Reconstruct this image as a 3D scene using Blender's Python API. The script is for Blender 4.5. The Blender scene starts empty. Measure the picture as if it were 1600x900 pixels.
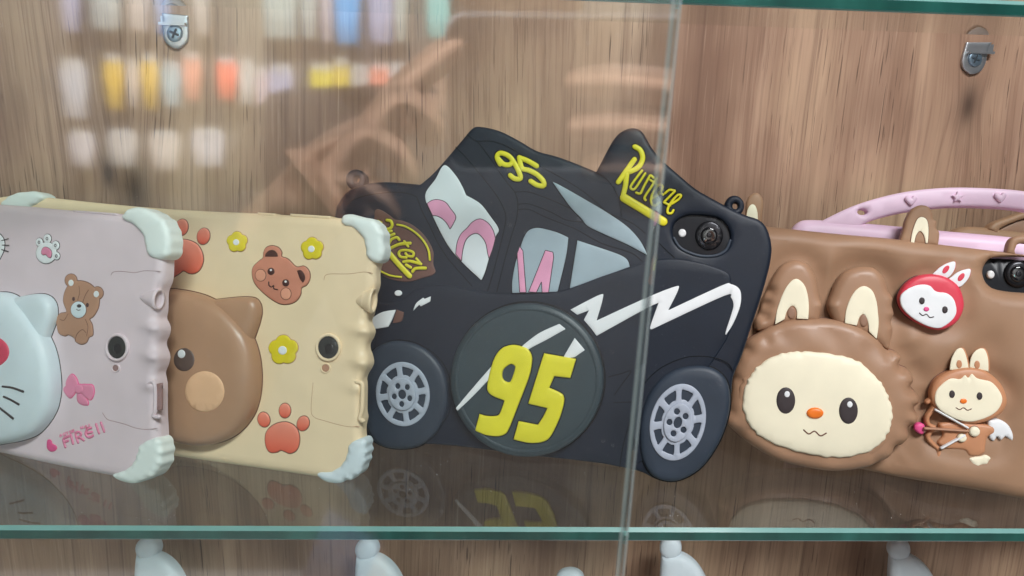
import bpy, bmesh, math, random
import numpy as np
from mathutils import Vector, Matrix
from mathutils.geometry import delaunay_2d_cdt
random.seed(7); np.random.seed(7)
SC = bpy.context.scene
COL = SC.collection

# ------------------------------------------------------------------ camera
CAM = np.array((0.0, -0.333, 0.200)); FPX = 1200.0
_p, _y, _r = [math.radians(a) for a in (13.4, 2.9, 1.75)]
FW = np.array((math.sin(_y)*math.cos(_p), math.cos(_y)*math.cos(_p), -math.sin(_p)))
_r0 = np.array((math.cos(_y), -math.sin(_y), 0.0)); _u0 = np.cross(_r0, FW)
RT = math.cos(_r)*_r0 + math.sin(_r)*_u0
UP = math.cos(_r)*_u0 - math.sin(_r)*_r0
cd = bpy.data.cameras.new('camera'); cam = bpy.data.objects.new('camera', cd); COL.objects.link(cam)
cam.matrix_world = Matrix(((RT[0], UP[0], -FW[0], CAM[0]), (RT[1], UP[1], -FW[1], CAM[1]),
                           (RT[2], UP[2], -FW[2], CAM[2]), (0, 0, 0, 1)))
cd.sensor_width = 36.0; cd.lens = 36.0*FPX/1600.0
cd.clip_start = 0.005; cd.clip_end = 60.0
cd.dof.use_dof = True; cd.dof.focus_distance = 0.44; cd.dof.aperture_fstop = 16.0
SC.camera = cam

# ------------------------------------------------------------------ world, lamps, exposure
w = bpy.data.worlds.new('World'); SC.world = w; w.use_nodes = True
bg = w.node_tree.nodes['Background']; bg.inputs[0].default_value = (0.80, 0.90, 1.0, 1); bg.inputs[1].default_value = 0.10
def area(name, loc, target, sx, sy, power, col):
    l = bpy.data.lights.new(name, 'AREA'); l.shape = 'RECTANGLE'; l.size = sx; l.size_y = sy
    l.energy = power; l.color = col
    o = bpy.data.objects.new(name, l); COL.objects.link(o); o.location = loc
    o.rotation_euler = (Vector(target)-Vector(loc)).to_track_quat('-Z', 'Y').to_euler()
    return o
area('ceiling_lamp', (0.35, -1.25, 1.60), (0.05, 0.05, 0.05), 0.9, 0.24, 48.0, (0.98, 0.99, 1.0))
area('hand_fill_lamp', (0.0, -0.215, 0.80), (0.0, -0.365, 0.22), 0.6, 0.05, 8.0, (1.0, 0.98, 0.96)).data.spread = math.radians(60)  # added narrow lamp that brightens only the mirrored hands and phone
area('aisle_lamp', (-0.4, -1.05, 1.60), (-0.3, -2.0, 0.3), 1.6, 0.3, 330.0, (0.95, 0.98, 1.0)).data.spread = math.radians(118)
SC.view_settings.view_transform = 'Standard'; SC.view_settings.look = 'None'
SC.view_settings.exposure = 0.0; SC.view_settings.gamma = 1.0
SC.cycles.use_denoising = True
SC.cycles.max_bounces = 14; SC.cycles.transparent_max_bounces = 24
SC.cycles.glossy_bounces = 6; SC.cycles.transmission_bounces = 10
SC.cycles.caustics_reflective = False; SC.cycles.caustics_refractive = False
SC.cycles.sample_clamp_indirect = 4.0

# ------------------------------------------------------------------ pixel rays -> points of the place
def ray(px, py): return FW + (px-800.0)/FPX*RT - (py-450.0)/FPX*UP
def at_y(px, py, Y):
    d = ray(px, py); t = (Y-CAM[1])/d[1]; return CAM + t*d
def at_z(px, py, Z):
    d = ray(px, py); t = (Z-CAM[2])/d[2]; return CAM + t*d

# ------------------------------------------------------------------ materials
def srgb(r, g, b):
    f = lambda c: ((c/255.0+0.055)/1.055)**2.4 if c > 10 else c/255.0/12.92
    return (f(r), f(g), f(b), 1.0)
class NT:
    def __init__(s, name):
        s.m = bpy.data.materials.new(name); s.m.use_nodes = True
        s.t = s.m.node_tree; s.n = s.t.nodes; s.l = s.t.links; s.n.clear()
        s.out = s.n.new('ShaderNodeOutputMaterial')
    def add(s, typ, **kw):
        n = s.n.new('ShaderNode'+typ)
        for k, v in kw.items():
            if k.startswith('i_'):
                key = k[2:]; key = int(key) if key.isdigit() else key.replace('_', ' ')
                n.inputs[key].default_value = v
            else: setattr(n, k, v)
        return n
    def ln(s, a, b): s.l.new(a, b)
    def mix(s, fac, a, b, mode='MIX'):
        n = s.n.new('ShaderNodeMix'); n.data_type = 'RGBA'; n.blend_type = mode
        for sock, v in ((n.inputs[0], fac), (n.inputs[6], a), (n.inputs[7], b)):
            if hasattr(v, 'links'): s.l.new(v, sock)
            else: sock.default_value = v
        return n.outputs[2]
    def math(s, op, a, b=0.0, clamp=False):
        n = s.n.new('ShaderNodeMath'); n.operation = op; n.use_clamp = clamp
        for sock, v in ((n.inputs[0], a), (n.inputs[1], b)):
            if hasattr(v, 'links'): s.l.new(v, sock)
            else: sock.default_value = v
        return n.outputs[0]
    def ramp(s, fac, stops):
        n = s.n.new('ShaderNodeValToRGB'); s.l.new(fac, n.inputs[0])
        e = n.color_ramp.elements
        while len(e) < len(stops): e.new(0.5)
        for el, (p, c) in zip(e, stops): el.position = p; el.color = c
        return n.outputs[0]
def rubber(name, col, rough=0.48, spec=0.4, var=0.05, dust=0.0, sss=0.0, grad=None):
    """moulded silicone: slightly uneven tone and gloss, fine grain, optional clinging dust"""
    N = NT(name); tc = N.add('TexCoord')
    n1 = N.add('TexNoise', i_Scale=55.0, i_Detail=4.0); N.ln(tc.outputs['Object'], n1.inputs['Vector'])
    n2 = N.add('TexNoise', i_Scale=2600.0, i_Detail=2.0); N.ln(tc.outputs['Object'], n2.inputs['Vector'])
    c2 = tuple(max(0, x*(1-2.2*var)) for x in col[:3])+(1,); c3 = tuple(min(1, x*(1+1.6*var)) for x in col[:3])+(1,)
    c = N.ramp(n1.outputs['Fac'], [(0.3, c2), (0.7, c3)])
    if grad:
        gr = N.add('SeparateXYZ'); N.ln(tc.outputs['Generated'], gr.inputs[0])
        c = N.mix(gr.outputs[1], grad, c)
    if dust > 0:
        n3 = N.add('TexNoise', i_Scale=700.0, i_Detail=3.0); N.ln(tc.outputs['Object'], n3.inputs['Vector'])
        n4 = N.add('TexNoise', i_Scale=40.0, i_Detail=3.0); N.ln(tc.outputs['Object'], n4.inputs['Vector'])
        f = N.ramp(n3.outputs['Fac'], [(0.62, (0, 0, 0, 1)), (0.78, (1, 1, 1, 1))])
        g = N.ramp(n4.outputs['Fac'], [(0.40, (0, 0, 0, 1)), (0.75, (1, 1, 1, 1))])
        c = N.mix(N.math('MULTIPLY', N.math('MULTIPLY', f, g), dust), c, (0.42, 0.43, 0.42, 1))
    p = N.add('BsdfPrincipled'); N.ln(c, p.inputs['Base Color'])
    p.inputs['Specular IOR Level'].default_value = spec
    rr = N.math('ADD', N.math('MULTIPLY', n1.outputs['Fac'], 0.16), rough-0.08); N.ln(rr, p.inputs['Roughness'])
    if sss:
        p.inputs['Subsurface Weight'].default_value = sss; p.inputs['Subsurface Radius'].default_value = (0.004, 0.002, 0.0015)
        p.inputs['Subsurface Scale'].default_value = 1.0
    b = N.add('Bump', i_Strength=0.12, i_Distance=0.0002); N.ln(n2.outputs['Fac'], b.inputs['Height']); N.ln(b.outputs[0], p.inputs['Normal'])
    N.ln(p.outputs[0], N.out.inputs[0]); return N.m
def plain(name, col, rough=0.4, metal=0.0, spec=0.5, coat=0.0):
    N = NT(name); tc = N.add('TexCoord')
    n1 = N.add('TexNoise', i_Scale=120.0, i_Detail=3.0); N.ln(tc.outputs['Object'], n1.inputs['Vector'])
    c = N.ramp(n1.outputs['Fac'], [(0.3, tuple(x*0.93 for x in col[:3])+(1,)), (0.7, col)])
    p = N.add('BsdfPrincipled', i_Roughness=rough, i_Metallic=metal); N.ln(c, p.inputs['Base Color'])
    p.inputs['Specular IOR Level'].default_value = spec; p.inputs['Coat Weight'].default_value = coat
    N.ln(p.outputs[0], N.out.inputs[0]); return N.m
def sheet_glass(name, tint, gain, haze, film=0.0, haze_col=(0.7, 0.72, 0.72, 1)):
    """clear sheet: tinted see-through plus mirror reflection by Fresnel on faces turned outwards, plus a thin film of grime"""
    N = NT(name)
    ge = N.add('NewGeometry'); fr = N.add('Fresnel', i_IOR=1.5)
    front = N.math('SUBTRACT', 1.0, ge.outputs['Backfacing'])
    f = N.math('MULTIPLY', N.math('MULTIPLY', fr.outputs[0], gain), front, clamp=True)
    tr = N.add('BsdfTransparent'); tr.inputs[0].default_value = tint
    gl = N.add('BsdfGlossy', i_Roughness=film); gl.inputs[0].default_value = (1, 1, 1, 1)
    mx = N.add('MixShader'); N.ln(f, mx.inputs[0]); N.ln(tr.outputs[0], mx.inputs[1]); N.ln(gl.outputs[0], mx.inputs[2])
    tc = N.add('TexCoord')
    n1 = N.add('TexNoise', i_Scale=9.0, i_Detail=5.0); N.ln(tc.outputs['Object'], n1.inputs['Vector'])
    n2 = N.add('TexNoise', i_Scale=420.0, i_Detail=4.0); N.ln(tc.outputs['Object'], n2.inputs['Vector'])
    a = N.ramp(n1.outputs['Fac'], [(0.35, (0.25,)*3+(1,)), (0.75, (1,)*3+(1,))])
    b = N.ramp(n2.outputs['Fac'], [(0.45, (0.6,)*3+(1,)), (0.8, (1,)*3+(1,))])
    h = N.math('MULTIPLY', N.math('MULTIPLY', N.math('MULTIPLY', a, b), haze), front)
    df = N.add('BsdfDiffuse'); df.inputs[0].default_value = haze_col
    m2 = N.add('MixShader'); N.ln(h, m2.inputs[0]); N.ln(mx.outputs[0], m2.inputs[1]); N.ln(df.outputs[0], m2.inputs[2])
    N.ln(m2.outputs[0], N.out.inputs[0]); return N.m
def wood_mat():
    N = NT('wood_laminate'); tc = N.add('TexCoord')
    sep = N.add('SeparateXYZ'); N.ln(tc.outputs['Object'], sep.inputs[0])
    # slow wandering of the grain
    mpw = N.add('Mapping'); mpw.inputs['Scale'].default_value = (6, 1, 1.6); N.ln(tc.outputs['Object'], mpw.inputs[0])
    wob = N.add('TexNoise', i_Scale=1.0, i_Detail=1.0); N.ln(mpw.outputs[0], wob.inputs['Vector'])
    x = N.math('ADD', sep.outputs[0], N.math('MULTIPLY', wob.outputs['Fac'], 0.030))
    z = sep.outputs[2]
    knot = None
    for kx, kz, s in ((KNOT1[0], KNOT1[2], 0.013), (KNOT2[0], KNOT2[2], 0.0085), (-0.235, 0.15, 0.006)):
        dx = N.math('SUBTRACT', sep.outputs[0], kx); dz = N.math('MULTIPLY', N.math('SUBTRACT', z, kz), 0.42)
        d2 = N.math('ADD', N.math('MULTIPLY', dx, dx), N.math('MULTIPLY', dz, dz))
        e = N.math('DIVIDE', 1.0, N.math('ADD', 1.0, N.math('DIVIDE', d2, s*s)))
        x = N.math('ADD', x, N.math('MULTIPLY', N.math('MULTIPLY', e, dx), 1.4))
        k = N.math('POWER', e, 2.2)
        knot = k if knot is None else N.math('ADD', knot, k, clamp=True)
    def vec(sx, sz, off=0.0):
        c = N.add('CombineXYZ'); N.ln(N.math('MULTIPLY', x, sx), c.inputs[0]); N.ln(N.math('MULTIPLY', z, sz), c.inputs[2])
        c.inputs[1].default_value = off; return c.outputs[0]
    def noise(sx, sz, det=4.0, off=0.0, rough=0.55):
        n = N.add('TexNoise', i_Scale=1.0, i_Detail=det, i_Roughness=rough); N.ln(vec(sx, sz, off), n.inputs['Vector']); return n.outputs['Fac']
    broad = noise(15, 1.0, 5.0, 0.0, 0.6)
    c = N.ramp(broad, [(0.30, srgb(140, 110, 90)), (0.44, srgb(163, 131, 109)), (0.56, srgb(180, 147, 124)), (0.72, srgb(202, 170, 145))])
    blot = noise(10, 4.5, 3.0, 41.0)
    c = N.mix(N.ramp(blot, [(0.36, (0.8,)*3+(1,)), (0.52, (0,)*3+(1,))]), c, srgb(122, 92, 76))
    c = N.mix(N.ramp(blot, [(0.50, (0,)*3+(1,)), (0.68, (0.75,)*3+(1,))]), c, srgb(204, 172, 142))
    mid = noise(80, 3.2, 5.0, 3.0)
    c = N.mix(N.ramp(mid, [(0.36, (0.45,)*3+(1,)), (0.52, (0,)*3+(1,))]), c, srgb(132, 100, 82))
    fine = noise(560, 13, 3.0, 7.0, 0.6)
    c = N.mix(N.ramp(fine, [(0.30, (0.42,)*3+(1,)), (0.48, (0,)*3+(1,))]), c, srgb(112, 84, 70))
    c = N.mix(N.ramp(fine, [(0.58, (0,)*3+(1,)), (0.75, (0.35,)*3+(1,))]), c, srgb(212, 182, 158))
    pore = noise(760, 19, 2.0, 12.0, 0.6); gate = noise(17, 4, 3.0, 20.0)
    f = N.math('MULTIPLY', N.ramp(pore, [(0.62, (0,)*3+(1,)), (0.65, (1,)*3+(1,))]), N.ramp(gate, [(0.44, (0.08,)*3+(1,)), (0.60, (1,)*3+(1,))]))
    c = N.mix(N.math('MULTIPLY', f, 0.85), c, srgb(58, 40, 34))
    lin = noise(330, 2.2, 3.0, 52.0, 0.6)
    c = N.mix(N.ramp(lin, [(0.56, (0,)*3+(1,)), (0.68, (0.5,)*3+(1,))]), c, srgb(108, 80, 66))
    crack = noise(210, 6, 3.0, 31.0)
    c = N.mix(N.ramp(crack, [(0.69, (0,)*3+(1,)), (0.72, (0.8,)*3+(1,))]), c, srgb(72, 52, 44))
    c = N.mix(N.math('MULTIPLY', knot, 0.88), c, srgb(66, 50, 42))
    p = N.add('BsdfPrincipled', i_Roughness=0.5); p.inputs['Specular IOR Level'].default_value = 0.35
    N.ln(c, p.inputs['Base Color'])
    b = N.add('Bump', i_Strength=0.25, i_Distance=0.0004); N.ln(fine, b.inputs['Height']); N.ln(b.outputs[0], p.inputs['Normal'])
    N.ln(p.outputs[0], N.out.inputs[0]); return N.m
def edge_mat():
    N = NT('green_glass_edge'); tc = N.add('TexCoord')
    mp = N.add('Mapping'); mp.inputs['Scale'].default_value = (30, 30, 8); N.ln(tc.outputs['Object'], mp.inputs[0])
    n1 = N.add('TexNoise', i_Scale=1.0, i_Detail=5.0); N.ln(mp.outputs[0], n1.inputs['Vector'])
    c = N.ramp(n1.outputs['Fac'], [(0.3, (0.006, 0.040, 0.034, 1)), (0.55, (0.012, 0.085, 0.070, 1)), (0.75, (0.03, 0.16, 0.135, 1))])
    p = N.add('BsdfPrincipled', i_Roughness=0.16); N.ln(c, p.inputs['Base Color'])
    N.ln(p.outputs[0], N.out.inputs[0]); return N.m

WALL_Y = 0.172
KNOT1 = at_y(212, 300, WALL_Y); KNOT2 = at_y(1513, 165, WALL_Y)
M = dict(
    wood=wood_mat(), edge=edge_mat(),
    shelf=sheet_glass('shelf_glass', (0.93, 0.965, 0.95, 1), 0.95, 0.05),
    door=sheet_glass('door_glass', (0.940, 0.970, 0.962, 1), 2.2, 0.022, 0.050),
    bevel=plain('polished_glass_bevel', srgb(120, 165, 160), 0.12),
    pink=rubber('pale_pink_silicone', srgb(222, 204, 210), 0.42, 0.4, 0.02, sss=0.0),
    pinkdark=rubber('shadow_pink_silicone', srgb(150, 118, 116)),  # the pale pink darkened, standing in for shade in slot and hollows
    tan=rubber('cream_silicone', srgb(238, 214, 178), 0.42, 0.4, 0.02),
    mint=rubber('mint_white_silicone', srgb(230, 238, 234), 0.45, 0.4, 0.02),
    ice=rubber('ice_white_silicone', srgb(212, 224, 230), 0.42, 0.4, 0.02),
    white=rubber('white_silicone', srgb(232, 234, 236), 0.45, 0.4, 0.02),
    cream=rubber('ivory_silicone', srgb(240, 232, 206), 0.48, 0.35, 0.02),
    bear=rubber('bear_brown_silicone', srgb(180, 140, 112), 0.36, 0.5, 0.03),
    eye=rubber('dark_brown_silicone', srgb(98, 80, 74), 0.42),
    choc=rubber('chocolate_print', srgb(74, 42, 38), 0.5),
    peach=rubber('peach_silicone', srgb(232, 186, 148), 0.45, 0.4, 0.02),
    rose=rubber('rose_bear_silicone', srgb(206, 136, 112), 0.45, 0.4, 0.03),
    blush=rubber('blush_print', srgb(228, 160, 132), 0.5),
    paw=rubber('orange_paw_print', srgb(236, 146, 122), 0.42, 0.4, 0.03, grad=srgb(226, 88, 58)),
    yellow=rubber('yellow_silicone', srgb(226, 206, 42), 0.42, 0.4, 0.03),
    lemon=rubber('lemon_lettering', srgb(228, 218, 48), 0.4, 0.4, 0.03),
    teddy=rubber('teddy_print', srgb(178, 134, 108), 0.5, 0.3, 0.03),
    line=rubber('dark_outline_print', srgb(58, 50, 52), 0.55),
    brline=rubber('brown_outline_print', srgb(110, 74, 58), 0.55),
    rosep=rubber('rose_pink_print', srgb(226, 138, 168), 0.45, 0.4, 0.03),
    crimson=rubber('crimson_print', srgb(206, 66, 92), 0.45),
    hot=rubber('hot_pink_print', srgb(222, 84, 140), 0.45),
    black=rubber('black_silicone', srgb(19, 28, 42), 0.50, 0.36, 0.05, dust=0.10),
    tyre=rubber('tyre_silicone', srgb(45, 55, 68), 0.5, 0.45, 0.05, dust=0.10),
    disc=rubber('grey_black_silicone', srgb(48, 62, 68), 0.42, 0.5, 0.05, dust=0.16),
    groove=rubber('panel_groove_silicone', srgb(10, 12, 15), 0.6, 0.2),
    silver=rubber('silver_grey_silicone', srgb(168, 176, 190), 0.42, 0.45, 0.03),
    glassgrey=rubber('window_grey_silicone', srgb(158, 174, 184), 0.42, 0.45, 0.03),
    screenw=rubber('windscreen_white_silicone', srgb(222, 228, 232), 0.42, 0.45, 0.02),
    pinkglow=rubber('candy_pink_silicone', srgb(228, 158, 190), 0.45),
    badge=rubber('brown_badge_silicone', srgb(112, 78, 68), 0.5),
    brown=rubber('milk_chocolate_silicone', srgb(158, 124, 98), 0.52, 0.34, 0.03),
    brown2=rubber('milk_chocolate_pad', srgb(162, 126, 100), 0.42, 0.45, 0.03),
    inear=rubber('inner_ear_silicone', srgb(146, 112, 92), 0.5),
    red=rubber('red_silicone', srgb(214, 66, 84), 0.42, 0.4, 0.03),
    caramel=rubber('caramel_silicone', srgb(192, 136, 100), 0.45, 0.4, 0.03),
    orange=rubber('orange_silicone', srgb(240, 124, 42), 0.35),
    lilac=rubber('lilac_pink_silicone', srgb(232, 198, 222), 0.42, 0.4, 0.02),
    hat=rubber('ice_blue_white_silicone', srgb(214, 222, 230), 0.5, 0.35, 0.02),
    tablet=plain('black_tablet_back', (0.004, 0.005, 0.009, 1), 0.35, spec=0.25),
    lens=plain('lens_glass', (0.004, 0.004, 0.006, 1), 0.06, coat=0.6),
    lensdim=plain('dull_lens_plug', (0.022, 0.024, 0.024, 1), 0.25),
    ring=plain('lens_ring_metal', (0.02, 0.02, 0.024, 1), 0.25, 0.6),
    steel=plain('zinc_plated_steel', (0.62, 0.64, 0.68, 1), 0.28, 0.9),
    screw=plain('blued_screw_head', (0.34, 0.46, 0.58, 1), 0.3, 0.9),
    slot=plain('screw_recess', (0.02, 0.03, 0.04, 1), 0.5),
    flash=plain('flash_lens', (0.75, 0.75, 0.75, 1), 0.12),
    dust=plain('pale_dust', (0.6, 0.6, 0.58, 1), 0.8),
)

# ------------------------------------------------------------------ object helpers
def link(name, verts, faces, mat, parent=None, smooth=True, slots=None, fm=None):
    me = bpy.data.meshes.new(name); me.from_pydata([tuple(v) for v in verts], [], [tuple(f) for f in faces])
    me.validate(); me.update()
    for m in (slots or [mat]): me.materials.append(m)
    if fm is not None and len(fm) == len(me.polygons): me.polygons.foreach_set('material_index', fm)
    if smooth: me.polygons.foreach_set('use_smooth', [True]*len(me.polygons))
    o = bpy.data.objects.new(name, me); COL.objects.link(o)
    if parent is not None: o.parent = parent
    return o
def outward(o):
    b = bmesh.new(); b.from_mesh(o.data); bmesh.ops.recalc_face_normals(b, faces=b.faces); b.to_mesh(o.data); b.free()
def tag(o, label=None, cat=None, group=None, kind=None):
    for k, v in (('label', label), ('category', cat), ('group', group), ('kind', kind)):
        if v: o[k] = v
    return o
class Frame:
    """the front plane of a leaning case: u along its foot, v up its face, w out of its face"""
    def __init__(s, P, yaw, lean):
        a, l = math.radians(yaw), math.radians(lean)
        s.O = np.array(P, float); s.u = np.array((math.cos(a), math.sin(a), 0.0))
        h = np.array((-math.sin(a), math.cos(a), 0.0))
        s.v = math.cos(l)*np.array((0, 0, 1.0)) + math.sin(l)*h
        s.w = np.cross(s.u, s.v)
    def loc(s, px, py, off=0.0):
        d = ray(px, py); t = ((s.O + off*s.w - CAM) @ s.w)/(d @ s.w)
        q = CAM + t*d - s.O; return (q @ s.u, q @ s.v)
    def empty(s, name, label, cat, group=None):
        o = bpy.data.objects.new(name, None); COL.objects.link(o); o.empty_display_size = 0.02
        o.matrix_world = Matrix(((s.u[0], s.v[0], s.w[0], s.O[0]), (s.u[1], s.v[1], s.w[1], s.O[1]),
                                 (s.u[2], s.v[2], s.w[2], s.O[2]), (0, 0, 0, 1)))
        return tag(o, label, cat, group)
def spline(pts, closed=True, n=8):
    """Catmull-Rom through the points; a third value 1 marks a sharp corner"""
    P = [np.array(p[:2], float) for p in pts]; C = [len(p) > 2 and p[2] == 1 for p in pts]; N = len(P); out = []
    for i in range(N if closed else N-1):
        p1, p2 = P[i], P[(i+1) % N]
        p0 = p1 if (C[i] or (not closed and i == 0)) else P[i-1]
        p3 = p2 if (C[(i+1) % N] or (not closed and i == N-2)) else P[(i+2) % N]
        for k in range(n):
            t = k/n
            out.append(0.5*((2*p1)+(-p0+p2)*t+(2*p0-5*p1+4*p2-p3)*t*t+(-p0+3*p1-3*p2+p3)*t**3))
    if not closed: out.append(P[-1])
    return np.array(out)
def resample(A, ds, closed=True):
    B = np.vstack([A, A[:1]]) if closed else A
    L = np.r_[0, np.cumsum(np.linalg.norm(np.diff(B, axis=0), axis=1))]
    n = max(int(L[-1]/ds), 8); s = np.linspace(0, L[-1], n+1)
    R = np.c_[np.interp(s, L, B[:, 0]), np.interp(s, L, B[:, 1])]
    return R[:-1] if closed else R
def inside(Q, A):
    x, y = Q[:, 0][:, None], Q[:, 1][:, None]; B = np.roll(A, -1, axis=0)
    c = ((A[:, 1] > y) != (B[:, 1] > y)) & (x < (B[:, 0]-A[:, 0])*(y-A[:, 1])/np.where(B[:, 1] == A[:, 1], 1e-12, B[:, 1]-A[:, 1])+A[:, 0])
    return c.sum(1) % 2 == 1
def dist(Q, A, closed=True):
    S = A if closed else A[:-1]; E = np.roll(A, -1, axis=0) if closed else A[1:]
    out = np.full(len(Q), 1e9); D = E-S; L2 = np.maximum((D**2).sum(1), 1e-16)
    for k in range(0, len(Q), 2000):
        q = Q[k:k+2000]; V = q[:, None, :]-S[None]
        t = np.clip((V*D[None]).sum(2)/L2, 0, 1)
        out[k:k+2000] = np.sqrt((((V-t[..., None]*D[None])**2).sum(2)).min(1))
    return out
def relief(name, parent, mat, loop, base, h, bev, dome=0.0, domer=None, holes=(), ds=0.0007, gs=0.003, field=None, bevh=None):
    """a moulded slab with a rounded rim, flat or domed top, and through-holes"""
    loops = [resample(np.array(l), ds) for l in [loop]+list(holes)]
    A = loops[0]; pts = list(A); edges = []; k0 = 0
    for l in loops:
        if l is not A: pts += list(l)
        n = len(l); edges += [(k0+i, k0+(i+1) % n) for i in range(n)]; k0 += n
    extra = []
    bevh = bev if bevh is None else bevh
    def dd(Q): return np.min([dist(Q, l) for l in loops], axis=0)
    def ins(Q):
        m = inside(Q, A)
        for l in loops[1:]: m &= ~inside(Q, l)
        return m
    for l in loops:
        T = np.roll(l, -1, axis=0)-np.roll(l, 1, axis=0); T /= np.maximum(np.linalg.norm(T, axis=1), 1e-12)[:, None]
        Nn = np.c_[-T[:, 1], T[:, 0]]
        for f in (0.10, 0.38, 1.0):
            for sg in (1, -1):
                q = l + sg*Nn*bev*f
                if f == 1.0: q = q[::2]
                m = ins(q); q = q[m]
                if len(q):
                    d = dd(q); extra.append(q[np.abs(d-bev*f) < 0.12*bev*f+1e-6])
    lo, hi = A.min(0), A.max(0)
    gx, gy = np.meshgrid(np.arange(lo[0]+gs/2, hi[0], gs), np.arange(lo[1]+gs/2, hi[1], gs))
    gx[1::2] += gs/2
    q = np.c_[gx.ravel(), gy.ravel()]; q = q[ins(q)]
    if len(q): extra.append(q[dd(q) > bev*1.0+gs*0.35])
    allp = np.vstack([np.array(pts)]+[e for e in extra if len(e)])
    V, _, F, *_r = delaunay_2d_cdt([Vector(p) for p in allp], edges, [], 0, 1e-7)
    V = np.array([tuple(v) for v in V]); F = np.array([tuple(f) for f in F])
    cen = V[F].mean(1); F = F[ins(cen)]
    a, b, c = V[F[:, 0]], V[F[:, 1]], V[F[:, 2]]
    ar = (b[:, 0]-a[:, 0])*(c[:, 1]-a[:, 1])-(b[:, 1]-a[:, 1])*(c[:, 0]-a[:, 0])
    F = np.where((ar < 0)[:, None], F[:, ::-1], F); F = F[np.abs(ar) > 1e-14]
    d = dd(V); e = np.clip(d/bev, 0, 1)
    wz = base+h-bevh+bevh*np.sqrt(np.clip(1-(1-e)**2, 0, 1))
    if dome:
        t = np.clip(d/(domer or d.max()), 0, 1); wz = wz+dome*np.sqrt(np.clip(1-(1-t)**2, 0, 1))
    if field is not None: wz = wz+field(V, d)
    E = {}
    for f in F:
        for i in range(3):
            k = (f[i], f[(i+1) % 3]); E[k] = 1
    bd = [k for k in E if (k[1], k[0]) not in E]
    verts = [(x, y, z) for (x, y), z in zip(V, wz)]; low = {}
    faces = [tuple(f) for f in F]
    for i, j in bd:
        for k in (i, j):
            if k not in low: low[k] = len(verts); verts.append((V[k][0], V[k][1], base))
        faces.append((j, i, low[i], low[j]))
    return link(name, verts, faces, mat, parent)
def tube_sweep(path, rad, hh, base, prof=7):
    """verts/faces of a flattened rounded bead along an open path (closed if the ends meet)"""
    n = len(path); T = np.gradient(path, axis=0); T /= np.maximum(np.linalg.norm(T, axis=1), 1e-12)[:, None]
    Nn = np.c_[-T[:, 1], T[:, 0]]; r = np.full(n, rad) if np.isscalar(rad) else np.array(rad)
    secs = []
    for a in (80, 55, 28): a = math.radians(a); secs.append((path[0]-T[0]*r[0]*math.sin(a), Nn[0], r[0]*math.cos(a), math.cos(a)**0.5))
    for i in range(n): secs.append((path[i], Nn[i], r[i], 1.0))
    for a in (28, 55, 80): a = math.radians(a); secs.append((path[-1]+T[-1]*r[-1]*math.sin(a), Nn[-1], r[-1]*math.cos(a), math.cos(a)**0.5))
    V, F = [], []
    for c, nn, rr, s in secs:
        for k in range(prof):
            a = math.pi*k/(prof-1); q = c+nn*rr*math.cos(a); V.append((q[0], q[1], base+hh*s*math.sin(a)**0.6))
    for i in range(len(secs)-1):
        for k in range(prof-1):
            p = i*prof+k; F.append((p, p+1, p+prof+1, p+prof))
    return V, F
class Case:
    """one case (or another thing) standing in a frame; builds children from outlines"""
    def __init__(s, fr, name, label, cat, group=None):
        s.f = fr; s.root = fr.empty(name, label, cat, group)
        a, b = np.array(fr.loc(800, 450)), np.array(fr.loc(801, 450)); s.px = np.linalg.norm(b-a)
    def P(s, pts, off=0.0, closed=True, n=8):
        A = spline(pts, closed, n); return np.array([s.f.loc(x, y, off) for x, y in A])
    def ell(s, cx, cy, rx, ry, rot=0.0, off=0.0, n=48):
        t = np.linspace(0, 2*math.pi, n, endpoint=False); r = math.radians(rot)
        X, Y = rx*np.cos(t), ry*np.sin(t)
        return np.array([s.f.loc(cx+x*math.cos(r)-y*math.sin(r), cy+x*math.sin(r)+y*math.cos(r), off) for x, y in zip(X, Y)])
    def slab(s, name, mat, pts, base, h, bev, parent=None, outline=None, lw=1.3, loop=None, off=None, **kw):
        off = base+h if off is None else off
        L = s.P(pts, off) if loop is None else loop
        o = relief(name, parent or s.root, mat, L, base, h, bev, **kw)
        if outline is not None:
            tgt = o
            V, F = s.loop_bead(L, lw*s.px, base, 0.00025)
            if parent is not None and parent.parent is not None: tgt = parent
            link('outline', V, F, outline, tgt)
        return o
    def loop_bead(s, L, r, base, hh):
        A = resample(L, max(r*1.2, 0.0005)); A = np.vstack([A, A[:2]]); return tube_sweep(A, r, hh, base, 5)
    def oval(s, name, mat, cx, cy, rx, ry, base, h, parent=None, rot=0.0, bev=None, outline=None, lw=1.0, **kw):
        off = base+h
        L = s.ell(cx, cy, rx, ry, rot, off); m = min(rx, ry)*s.px
        kw.setdefault('ds', max(m*0.22, 0.0003)); kw.setdefault('gs', max(m*0.4, 0.0005))
        return s.slab(name, mat, None, base, h, bev or min(h*0.9, m*0.4), parent, outline, lw, loop=L, **kw)
    def strokes(s, name, mat, paths, width, h, base, parent=None, smooth=True):
        V, F = [], []
        for p in paths:
            wd = width
            if isinstance(p, tuple) and len(p) == 2 and isinstance(p[1], (int, float)): p, wd = p
            L = s.P(p, base+h, closed=False, n=8 if smooth else 2)
            L = resample(L, max(0.0004, wd*s.px*0.2), closed=False)
            v, f = tube_sweep(L, wd*s.px/2, h, base); k = len(V); V += v; F += [tuple(i+k for i in q) for q in f]
        return link(name, V, F, mat, parent or s.root)

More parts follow.
